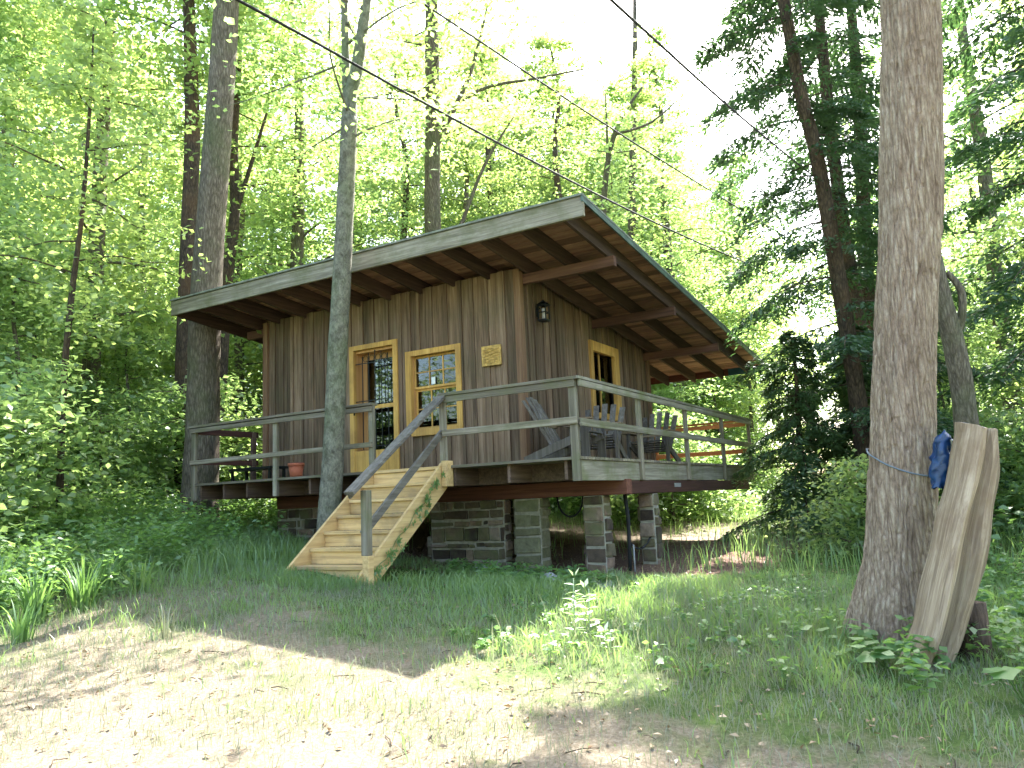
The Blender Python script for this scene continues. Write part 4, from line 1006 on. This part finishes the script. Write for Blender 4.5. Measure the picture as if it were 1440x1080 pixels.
# ------------------------------------------------------------------ the woods
def vis_pt(theta, d):
    """ground point at bearing theta (deg, right of the view axis) and distance d"""
    a = YAW - radians(theta); return CAMP.x - sin(a)*d, CAMP.y + cos(a)*d
def blocked(x, y, m=2.0):
    if WX0-m-1.2 < x < WX1+m+2 and WY0-m-2 < y < 8+m: return True
    return False
REG = lambda th: 'left of the cabin' if th < -14 else ('behind the cabin' if th < 13 else 'at the right beyond the hemlocks')
wr = random.Random(21); placed = []
def far_enough(x, y, m):
    return all((x-a)**2+(y-b)**2 > m*m for a, b in placed)
for (x, y) in ((-8, .9), (-10.6, 2.5), (-11.6, 4.2), (-8.8, 9.3), (-4.2, 9.9), (-5, 14), (2.2, 6.8), (2, 10), (2, 11.8), (5.1, 7.1), (3.9, 3.2), (3.4, -1.7)): placed.append((x, y))
def in_gap(x, y):      # open strip that lets the sun onto the clearing behind the cabin
    if -7 < x < 3.5 and 4 < y < 14: return True
    return 11 < y < 30 and -3.6-.10*(y-10) < x < 3.6-.10*(y-10)
KIND = {'tallA': 'tall leafy tree with a full crown', 'tallB': 'tall maple like tree with a high crown', 'tallC': 'very tall dark trunked tree with a high crown',
        'tallD': 'medium pale barked tree leafy nearly to the ground', 'youngA': 'young beech with layered boughs', 'youngB': 'small young maple with light green layers',
        'shrubA': 'leafy waist high shrub', 'shrubB': 'low leafy shrub'}
WOODS = []
def scatter(keys, n, th0, th1, d0, d1, gap, s0, s1, power=1.0, skipgap=True):
    k = tries = 0
    while k < n and tries < n*60:
        tries += 1; th = wr.uniform(th0, th1); d = d0+(d1-d0)*wr.random()**power; x, y = vis_pt(th, d)
        if blocked(x, y) or (skipgap and in_gap(x, y)) or not far_enough(x, y, gap): continue
        key = wr.choice(keys); placed.append((x, y)); k += 1
        kind = 'shrub' if key.startswith('shrub') else 'tree'
        o_ = put_tree({'t': 'woodland_tree', 'y': 'young_tree', 's': 'shrub'}[key[0]], key, x, y, wr.uniform(0, 6.28), wr.uniform(s0, s1),
                 '', kind, '%ss of the woods' % KIND[key].split(' with')[0])
        WOODS.append((o_, key, th, d))
scatter(['tallA', 'tallB', 'tallC', 'tallD'], 30, -41, -10, 17, 42, 2.1, .8, 1.15)
scatter(['tallA', 'tallB', 'tallC', 'tallD'], 20, -10, 16, 26, 44, 2.3, .8, 1.05)
scatter(['tallA', 'tallB', 'tallD'], 14, 16, 42, 19, 42, 2.3, .75, 1.05)
scatter(['tallA', 'tallB', 'tallC'], 26, -8, 17, 36, 50, 1.8, .75, 1.0, skipgap=False)
scatter(['tallA', 'tallB', 'tallD'], 12, -1, 11, 31, 46, 1.5, .95, 1.2, skipgap=False)
scatter(['tallD', 'tallB', 'youngA'], 12, -6, 10, 30, 38, 1.6, .8, 1.05, skipgap=False)
scatter(['youngA', 'youngB', 'shrubA'], 26, -9, 17, 29, 42, 1.3, .9, 1.5, skipgap=False)
scatter(['youngA', 'youngB'], 26, -41, -12, 14, 32, 1.5, .75, 1.25)
scatter(['youngA', 'youngB'], 18, -12, 14, 22, 36, 1.7, .8, 1.25)
scatter(['youngA', 'youngB'], 14, 14, 42, 15, 34, 1.6, .7, 1.1)
scatter(['shrubA', 'shrubB'], 34, -41, -14, 11.5, 26, .9, .8, 1.5)
scatter(['shrubA', 'shrubB'], 22, -14, 14, 20, 36, 1.1, .8, 1.7, skipgap=False)
scatter(['shrubA', 'shrubB'], 20, 17, 42, 11, 26, 1.0, .6, 1.2)

# every tree of the woods is told apart by its kind, the landmark it stands by and its depth there
SHORT = {'tallA': 'full crowned leafy tree', 'tallB': 'high crowned maple', 'tallC': 'very tall dark trunked tree', 'tallD': 'pale barked leafy tree',
         'youngA': 'young beech', 'youngB': 'small young maple', 'shrubA': 'waist high shrub', 'shrubB': 'low shrub'}
SPOT = [(-35.5, 'beyond the left picture edge'), (-31.5, 'at the left picture edge'), (-27.5, 'beyond the thin bent sapling'), (-22.5, 'left of the dark narrow trunk'), (-17, 'behind the thick deck tree'),
        (-12, 'left of the slender forked tree'), (-7.5, 'right of the slender forked tree'), (-3, 'behind the tall roof tree'), (2.5, 'right of the tall roof tree'), (7.5, 'behind the highest roof corner'),
        (13, 'in the bright gap over the roof'), (18.5, 'behind the lower roof corner'), (24.5, 'behind the dark hemlocks'), (29.5, 'behind the big tree'), (34.5, 'right of the big tree'), (99, 'beyond the right picture edge')]
ORD = ['nearest', 'second nearest', 'third nearest', 'fourth nearest', 'fifth nearest', 'sixth nearest', 'seventh nearest', 'eighth nearest']
bins = {}
for o_, key, th, d in WOODS:
    sp = next(n for lim, n in SPOT if th < lim); bins.setdefault((key, sp), []).append((d, o_))
for (key, sp), lst in bins.items():
    lst.sort(key=lambda q: q[0])
    for i, (d, o_) in enumerate(lst):
        o_['label'] = '%s %s' % (SHORT[key], sp) if len(lst) == 1 else '%s %s %s' % (ORD[min(i, 7)], SHORT[key], sp)

# the far woods read as one mass: a deep ring of foliage and thin trunks
rng = np.random.default_rng(77)
def far_woods():
    Cs = []; nclump = 3000
    a = rng.uniform(0, 2*pi, nclump); rr = rng.uniform(44, 64, nclump); h = rng.random(nclump)**.8*19*(.65+.35*fbm(a*5, a*0+3, 2))
    cx, cy = rr*np.cos(a), rr*np.sin(a); cz = gz(cx, cy)+h+.3
    for i in range(nclump):
        n = 60; P = rng.normal(size=(n, 3))*np.array([1.5, 1.5, .55]); Cs.append(np.concatenate([P+np.array([cx[i], cy[i], cz[i]]), np.full((n, 1), rng.random()*.6)+rng.random((n, 1))*.4], 1))
    A = np.concatenate(Cs); n = len(A)
    V, F_ = leaf_quads(A[:, :3], rnd_dirs(n, .5, rng), rng.normal(size=(n, 3))*.6+np.array([0, 0, 1.]), .42*rng.uniform(.7, 1.3, n), .28*rng.uniform(.7, 1.3, n))
    return np_mesh('far_woods', V, F_, L1, tone=A[:, 3])
tag(link(bpy.data.objects.new('far_woods', far_woods())), 'far mass of green woodland closing the view all round', 'woods', kind='stuff')

# ------------------------------------------------------------------ grass, weeds, litter
def blades(n, sampler, h0, h1, w, mat, name, label, bend=.5, zmin=.0, hmap=None, seed=5):
    rg = np.random.default_rng(seed); x, y = sampler(rg, n)
    keep = ~((x > -3.2) & (x < -1.85) & (y > -1.72) & (y < 0)); x, y = x[keep], y[keep]; n = len(x)
    z = gz(x, y); h = rg.uniform(h0, h1, n)
    if hmap is not None: h = h*np.clip(hmap(x, y), .15, 2)
    a = rg.uniform(0, 2*pi, n); b = rg.uniform(.1, bend, n)*h; ww = w*rg.uniform(.6, 1.4, n)*(.6+.4*h/h1); az = rg.uniform(0, 2*pi, n)
    sx, sy = np.cos(a)*ww*.5, np.sin(a)*ww*.5; dx, dy = np.cos(az)*b, np.sin(az)*b
    P = lambda px, py, pz: np.stack([px, py, pz], -1)
    v0 = P(x-sx, y-sy, z-.01); v1 = P(x+sx, y+sy, z-.01); v2 = P(x+sx*.8+dx*.35, y+sy*.8+dy*.35, z+h*.6); v3 = P(x-sx*.8+dx*.35, y-sy*.8+dy*.35, z+h*.6)
    v4 = P(x+dx+sx*.12, y+dy+sy*.12, z+h*(1-.1*b/h)); v5 = P(x+dx-sx*.12, y+dy-sy*.12, z+h*(1-.1*b/h))
    V = np.stack([v0, v1, v2, v3, v4, v5], 1).reshape(-1, 3); k = np.arange(n)*6
    F_ = np.concatenate([np.stack([k, k+1, k+2, k+3], -1), np.stack([k+3, k+2, k+4, k+5], -1)]); t = np.clip(.5*fbm(x*1.1, y*1.1, 2)+.5*rg.random(n), 0, 1)
    o = link(bpy.data.objects.new(name, np_mesh(name, V, F_, mat, tone=np.concatenate([t, t])))); return tag(o, label, 'grass', kind='stuff')
def zone_sampler(x0, x1, y0, y1, bias=lambda x, y: 1.0, lo=.0):
    def f(rg, n):
        X = []; Y = []; got = 0
        while got < n:
            x = rg.uniform(x0, x1, 40000); y = rg.uniform(y0, y1, 40000)
            p = (green_zone(x, y)+lo)*bias(x, y)*(.25+1.1*fbm(x*1.7+9, y*1.7, 3)**2*2)
            k = rg.random(40000) < p; X.append(x[k]); Y.append(y[k]); got += k.sum()
        return np.concatenate(X)[:n], np.concatenate(Y)[:n]
    return f
def tall_map(x, y):
    near_cabin = np.exp(-((y+.9+.1*x)/1.0)**2)*.55*(x < 1.5)
    left = .9/(1+np.exp((x+4.2+.4*(y+3))*2)); right = .25*np.exp(-(((x-1.9)/1.7)**2+((y+1.2)/1.9)**2))
    return .38+near_cabin+left+right+1.3*(fbm(x*1.3+4, y*1.3+1, 3)-.42)
blades(80000, zone_sampler(-10, 6.5, -5.2, 1.6, lambda x, y: np.where(y > -3.4, 1., .35)), .07, .20, .0095, MW['grass'], 'lawn_grass', 'green lawn grass in front of and beside the cabin', bend=1.0, hmap=tall_map)
blades(95000, zone_sampler(-7, 6.5, -7.4, -1.5, lo=.45), .02, .085, .0045, MW['drygrass'], 'thin_dry_grass', 'short thin dry grass over the sunny bare foreground', bend=.9, seed=6)
blades(60000, zone_sampler(-22, 16, 1.6, 24, lo=.06), .14, .40, .014, MW['grass'], 'rough_grass', 'rough grass under the trees behind and beside the cabin', seed=7)
blades(5000, zone_sampler(-9, -3.4, -3.6, 0), .2, .42, .008, MW['grass'], 'tall_grass', 'tall grass in the overgrown bank at the left of the stairs', bend=.7, seed=8)
blades(1500, lambda rg, n: (rg.uniform(-3.4, -1.75, n), rg.uniform(-2.25, -1.72, n)), .04, .15, .006, MW['grass'], 'stair_grass', 'grass growing up in front of the bottom step', seed=19)
blades(900, zone_sampler(.7, 3.1, -3.6, .2), .18, .36, .005, MW['drygrass'], 'seeding_grass', 'thin seeding grass right of the stone piers', bend=.6, seed=9)

def weeds(name, label, pts, hs, per, ls, mat, seed, spread=.16):
    rg = np.random.default_rng(seed); n = len(pts)*per; ix = np.repeat(np.arange(len(pts)), per); P = np.asarray(pts)[ix]; H = np.asarray(hs)[ix]
    t = rg.random(n)**.7; a = rg.uniform(0, 2*pi, n); r = spread*(.35+t*.8)*rg.random(n)**.6*(.5+H)
    z = gz(P[:, 0], P[:, 1]); C = np.stack([P[:, 0]+np.cos(a)*r, P[:, 1]+np.sin(a)*r, z+.03+H*t], -1)
    D = np.stack([np.cos(a), np.sin(a), rg.uniform(-.5, .4, n)], -1); tn = np.clip(rg.random(len(pts))[ix]*.6+rg.random(n)*.4, 0, 1)
    V, F_ = leaf_quads(C, D, rg.normal(size=(n, 3))*.4+np.array([0, 0, 1.]), ls*rg.uniform(.6, 1.4, n), ls*.6*rg.uniform(.7, 1.3, n))
    return tag(link(bpy.data.objects.new(name, np_mesh(name, V, F_, mat, tone=tn))), label, 'undergrowth', kind='stuff')
def pick(n, x0, x1, y0, y1, ok, seed):
    rg = np.random.default_rng(seed); out = []
    while len(out) < n:
        x, y = rg.uniform(x0, x1), rg.uniform(y0, y1)
        if ok(x, y): out.append((x, y))
    return out
rg = np.random.default_rng(5)
nocab = lambda x, y: not (-7.2 < x < .3 and -.1 < y < 8.3) and not (-3.4 < x < -1.7 and -1.9 < y < .2)
pts = pick(2200, -12, -3.3, -4.7, 3.0, lambda x, y: nocab(x, y) and (x+3.6+.45*(y+3.2)) < rg.uniform(-1.2, .3), 1)
weeds('weed_bank', 'knee high leafy weeds covering the bank left of the cabin', pts, rg.uniform(.12, .66, len(pts)), 32, .075, MW['weed'], 11)
pts = pick(430, 1.9, 7.5, -3.6, 3.0, lambda x, y: (y > -3.3+.25*(3.6-x)) and ((x > 3.2) or rg.random() < .1), 2)
weeds('ground_ivy', 'low leafy ground cover round the big tree and the split log', pts, rg.uniform(.06, .28, len(pts)), 26, .075, MW['weed'], 12)
pts = pick(150, .2, 3.0, -3.4, .6, lambda x, y: rg.random() < float(fbm(np.array([x*1.5]), np.array([y*1.5]), 2)[0])**3*5, 33)
weeds('lawn_weeds', 'low broad leaved weeds among the lawn grass right of the piers', pts, rg.uniform(.03, .14, len(pts)), 16, .055, MW['weed'], 34, .1)
pts = pick(90, -1.9, .2, -.55, .55, lambda x, y: True, 3)
weeds('pier_weeds', 'low green weeds growing along the foot of the stone wall and piers', pts, rg.uniform(.06, .22, len(pts)), 22, .075, MW['weed'], 13)
pts = pick(900, -24, 14, 3, 26, lambda x, y: nocab(x, y) and not (-6 < x < 3 and y < 13.5), 4)
weeds('forest_floor_plants', 'leafy plants covering the forest floor under the trees', pts, rg.uniform(.15, .6, len(pts)), 26, .13, MW['weed'], 14, .3)
def litter(n, seed):
    rg = np.random.default_rng(seed); x = rg.uniform(-7, 7, n*3); y = rg.uniform(-7.4, 9.5, n*3); k = rg.random(n*3) < (fbm(x*.9, y*.9+7, 3)**3*6); x, y = x[k][:n], y[k][:n]; n = len(x); z = gz(x, y)+.012
    V, F_ = leaf_quads(np.stack([x, y, z], -1), rnd_dirs(n, .25, rg), rg.normal(size=(n, 3))*.45+np.array([0, 0, 1.]), .032*rg.uniform(.5, 1.9, n), .02*rg.uniform(.5, 1.5, n), .3)
    return tag(link(bpy.data.objects.new('leaf_litter', np_mesh('leaf_litter', V, F_, MW['litter'], tone=rg.random(n)))), 'dry brown fallen leaves scattered over the ground', 'leaf litter', kind='stuff')
litter(9000, 15)

# single plants one can pick out
def leafy_stem(mb_, base, h, n, L, Wd, tilt, rg, lean=(0, 0), whorl=2, z0=.15):
    V = []; C = []; D = []
    for i in range(n):
        t = z0+(1-z0)*i/(n-1); a0 = i*1.57+rg.uniform(-.2, .2)
        for k in range(whorl):
            a = a0+k*2*pi/whorl; s = (1-.55*abs(t-.45)); l = L*s
            d = np.array([cos(a), sin(a), tilt+.9*(t > .93)]); c = np.array(base)+np.array([lean[0]*t, lean[1]*t, h*t])+d*l*.5
            C.append(c); D.append(np.append(d, l))
    return C, D
def milkweed(x, y, h, n, label, seed):
    rg = np.random.default_rng(seed); b = np.array([x, y, g1(x, y)]); r = empty('milkweed', tuple(b), label, 'plant')
    C, D = leafy_stem(None, (0, 0, 0), h, n, .13, .04, .12, rg, (rg.uniform(-.04, .04), rg.uniform(-.04, .04)))
    C = np.array(C); D = np.array(D); V, F_ = leaf_quads(C, D[:, :3], rg.normal(size=(len(C), 3))*.2+np.array([0, 0, 1.]), D[:, 3], D[:, 3]*.36, .2)
    link(bpy.data.objects.new('leaves', np_mesh('leaves', V, F_, MW['milk'], tone=rg.random(len(C)))), r)
    mb = MB(); mb.tube([(0, 0, -.03), (0, 0, h*.5), (.01, 0, h)], [.006, .005, .003], 6); link(mb.build('stem', MW['milk']), None) if False else mb.build('stem', MW['milk'], r)
milkweed(1.15, -2.62, .48, 8, 'left and tallest pale milkweed plant standing in the lawn', 1)
milkweed(1.33, -2.72, .40, 8, 'right milkweed of the pair standing in the lawn, slightly shorter and fuller', 2)
milkweed(1.60, -2.95, .12, 4, 'tiny pale milkweed sprout right of the milkweed pair', 3)

def blade_clump(name, x, y, n, h, w, label, cat, mat, seed, spread=.12, arch=.55):
    rg = np.random.default_rng(seed); V = []; F_ = []; T_ = []
    for i in range(n):
        a = rg.uniform(0, 2*pi); hh = h*rg.uniform(.6, 1.1); o = np.array([cos(a), sin(a)])*spread*rg.random(); ar = arch*rg.uniform(.3, 1)*hh; s = np.array([-sin(a), cos(a)])*w*.5
        k = len(V); m = 6
        for j in range(m+1):
            t = j/m; c = o+np.array([cos(a), sin(a)])*ar*t*t; z = hh*(t-.28*t**3*(ar/hh)*2); q = (1-t**2.5)*.95+.05
            V += [(c[0]-s[0]*q, c[1]-s[1]*q, z-.03), (c[0]+s[0]*q, c[1]+s[1]*q, z-.03)]
            if j: F_.append((k+2*j-2, k+2*j-1, k+2*j+1, k+2*j)); T_.append((i*37 % 100)/100)
    o = link(bpy.data.objects.new(name, np_mesh(name, V, F_, MW[mat], tone=T_))); o.location = (x, y, g1(x, y)); return tag(o, label, cat)
blade_clump('daylily_clump', -3.45, -4.35, 70, .62, .022, 'bright green daylily clump nearest the camera at the left edge', 'plant', 'weed', 1)
blade_clump('daylily_clump', -3.55, -3.85, 60, .62, .022, 'daylily clump just behind the nearest one, right of it', 'plant', 'weed', 2)
blade_clump('daylily_clump', -4.3, -4.25, 60, .7, .022, 'daylily clump farthest left in the weeds', 'plant', 'weed', 3)
blade_clump('daylily_clump', -4.15, -3.25, 50, .6, .02, 'daylily clump highest on the bank among the weeds', 'plant', 'weed', 4)
blade_clump('daylily_clump', -2.95, -4.75, 40, .45, .018, 'small daylily clump closest to the bare foreground at the left edge', 'plant', 'weed', 11)
blade_clump('daylily_clump', -4.75, -3.6, 60, .75, .02, 'tall daylily clump at the left edge between fern and weeds', 'plant', 'grass', 12, .2)
blade_clump('daylily_clump', -3.75, -3.1, 34, .5, .016, 'thin daylily clump at the right end of the daylily bed', 'plant', 'grass', 13, .25, .8)
blade_clump('grass_tuft', 2.35, -3.35, 40, .26, .006, 'grass tuft at the edge of the lawn left of the big tree', 'grass tuft', 'grass', 14, .15, .8)
blade_clump('grass_tuft', .35, -3.0, 34, .22, .006, 'grass tuft at the shaded lawn edge left of the milkweeds', 'grass tuft', 'grass', 15, .15, .8)
blade_clump('grass_tuft', -1.85, -4.15, 26, .34, .007, 'lone tuft of long pale grass at the edge of the lit foreground on the left', 'grass tuft', 'drygrass', 5, .1, .4)
def fern(x, y, n, L, label, seed):
    rg = np.random.default_rng(seed); C = []; D = []; N_ = []; S_ = []
    for i in range(n):
        a = i*2*pi/n+rg.uniform(-.3, .3); d = np.array([cos(a), sin(a), 0]); s = np.array([-sin(a), cos(a), 0]); l = L*rg.uniform(.75, 1.1)
        for j in range(26):
            t = (j+1)/27; p = d*l*t*.8+np.array([0, 0, l*(.75*t-.55*t*t)])
            for sd in (-1, 1):
                w = l*.22*sin(pi*min(1, t*.9+.12)); C.append(p+s*sd*w*.5); D.append(s*sd+d*.35); S_.append(w); N_.append((0, 0, 1.))
    V, F_ = leaf_quads(np.array(C), np.array(D), np.array(N_)+rg.normal(size=(len(C), 3))*.15, np.array(S_), np.full(len(C), L*.035), .05)
    o = link(bpy.data.objects.new('fern', np_mesh('fern', V, F_, MW['weed'], tone=rg.random(len(C))))); o.location = (x, y, g1(x, y)); return tag(o, label, 'fern')
fern(-4.95, -4.05, 9, .7, 'fern at the left picture edge beside the daylilies', 1)
fern(-7.1, -.9, 8, .65, 'fern in front of the thick tree at the left end of the deck', 2)
fern(-5.6, .75, 8, .55, 'fern growing under the left part of the deck', 3)
fern(-4.3, -.9, 8, .5, 'fern beside the slender tree left of the stairs', 4)
def broadleaf(x, y, n, h, L, label, seed):
    rg = np.random.default_rng(seed); V = []; F_ = []; T_ = []
    for i in range(n):
        a = rg.uniform(0, 2*pi); rr = rg.uniform(.04, .24); c = Vector((cos(a)*rr, sin(a)*rr, h*rg.uniform(.5, 1.1))); l = L*rg.uniform(.7, 1.2)
        d = Vector((cos(a), sin(a), rg.uniform(-.5, .1))).normalized(); s = d.cross(Vector((0, 0, 1))).normalized(); u = s.cross(d); k = len(V); m = 15
        V.append(tuple(c))
        for j in range(m):   # lobed outline
            t = j/m*2*pi; q = l*.5*(1+.22*cos(t*5))*(1-.12*cos(t)); p = c+d*(q*cos(t)+l*.3)+s*q*sin(t)+u*(-.10*l*abs(sin(t))); V.append(tuple(p))
        for j in range(m): F_.append((k, k+1+j, k+1+(j+1) % m, k)); T_.append(i/n)
    tri = [(f[0], f[1], f[2]) for f in F_]
    r = empty('broadleaf_plant', (x, y, g1(x, y)), label, 'plant')
    link(bpy.data.objects.new('leaves', np_mesh('leaves', V, tri, MW['weed'], tone=T_)), r)
    mb = MB()
    for i in range(n): c = V[i*16]; mb.tube([(0, 0, -.02), (c[0]*.6, c[1]*.6, c[2]*.7), c], .003, 4)
    mb.build('stems', MW['weed'], r)
broadleaf(3.42, -2.72, 12, .20, .12, 'broad lobed leaves growing at the foot of the big tree beside the split log', 1)
broadleaf(3.05, -2.25, 7, .2, .09, 'small broad leaved seedling at the left foot of the big tree', 2)
broadleaf(4.15, -3.25, 9, .22, .13, 'broad leaved plant at the right picture edge beside the split log', 3)
# creeper climbing the outer face of the stair stringer
rg = np.random.default_rng(9); C = []; D = []
for i in range(46):
    t = rg.random(); side = rg.uniform(-.13, .10)
    if .42 < t < .52 or t > .97: continue
    y_ = -.2-1.5*t; z_ = -.18-1.25*t+side
    for k in range(5):
        a = k*2*pi/5+rg.uniform(0, .5); d = np.array([.25, cos(a), sin(a)]); C.append(np.array([-1.885+rg.uniform(0, .04), y_, z_])+d*.028); D.append(d)
V, F_ = leaf_quads(np.array(C), np.array(D), np.tile([1., 0, 0], (len(C), 1))+rg.normal(size=(len(C), 3))*.3, rg.uniform(.045, .075, len(C)), rg.uniform(.022, .035, len(C)))
vine = empty('creeper_vine', (-1.88, -1.7, -1.4), 'green five leaved creeper climbing the yellow outer side board of the stairs', 'vine')
o = link(bpy.data.objects.new('leaves', np_mesh('leaves', V, F_, MW['weed'], tone=rg.random(len(C)))), vine); o.location = (1.88, 1.7, 1.4)
mb = MB(); mb.tube([(-1.895, -.25-1.45*t, -.2-1.2*t+.03*sin(t*25)) for t in np.linspace(0, 1, 30)], .004, 5); o = mb.build('stem', MW['weed'], vine); o.location = (1.88, 1.7, 1.4)


# small broken twigs lying about the foreground
mb = MB(); rg = np.random.default_rng(31)
for i in range(260):
    x, y = rg.uniform(-6, 6), rg.uniform(-7.2, -1.8); a = rg.uniform(0, pi); l = rg.uniform(.04, .22); z = g1(x, y)+.008; q = rg.normal()*.2*l
    mb.tube([(x, y, z), (x+cos(a)*l*.5-sin(a)*q, y+sin(a)*l*.5+cos(a)*q, z+.012), (x+cos(a)*l, y+sin(a)*l, g1(x+cos(a)*l, y+sin(a)*l)+.006)], rg.uniform(.0015, .004), 4)
tag(part(mb, 'fallen_twigs', MW['darkbark'], None), 'small broken twigs scattered over the bare foreground', 'twigs', kind='stuff')
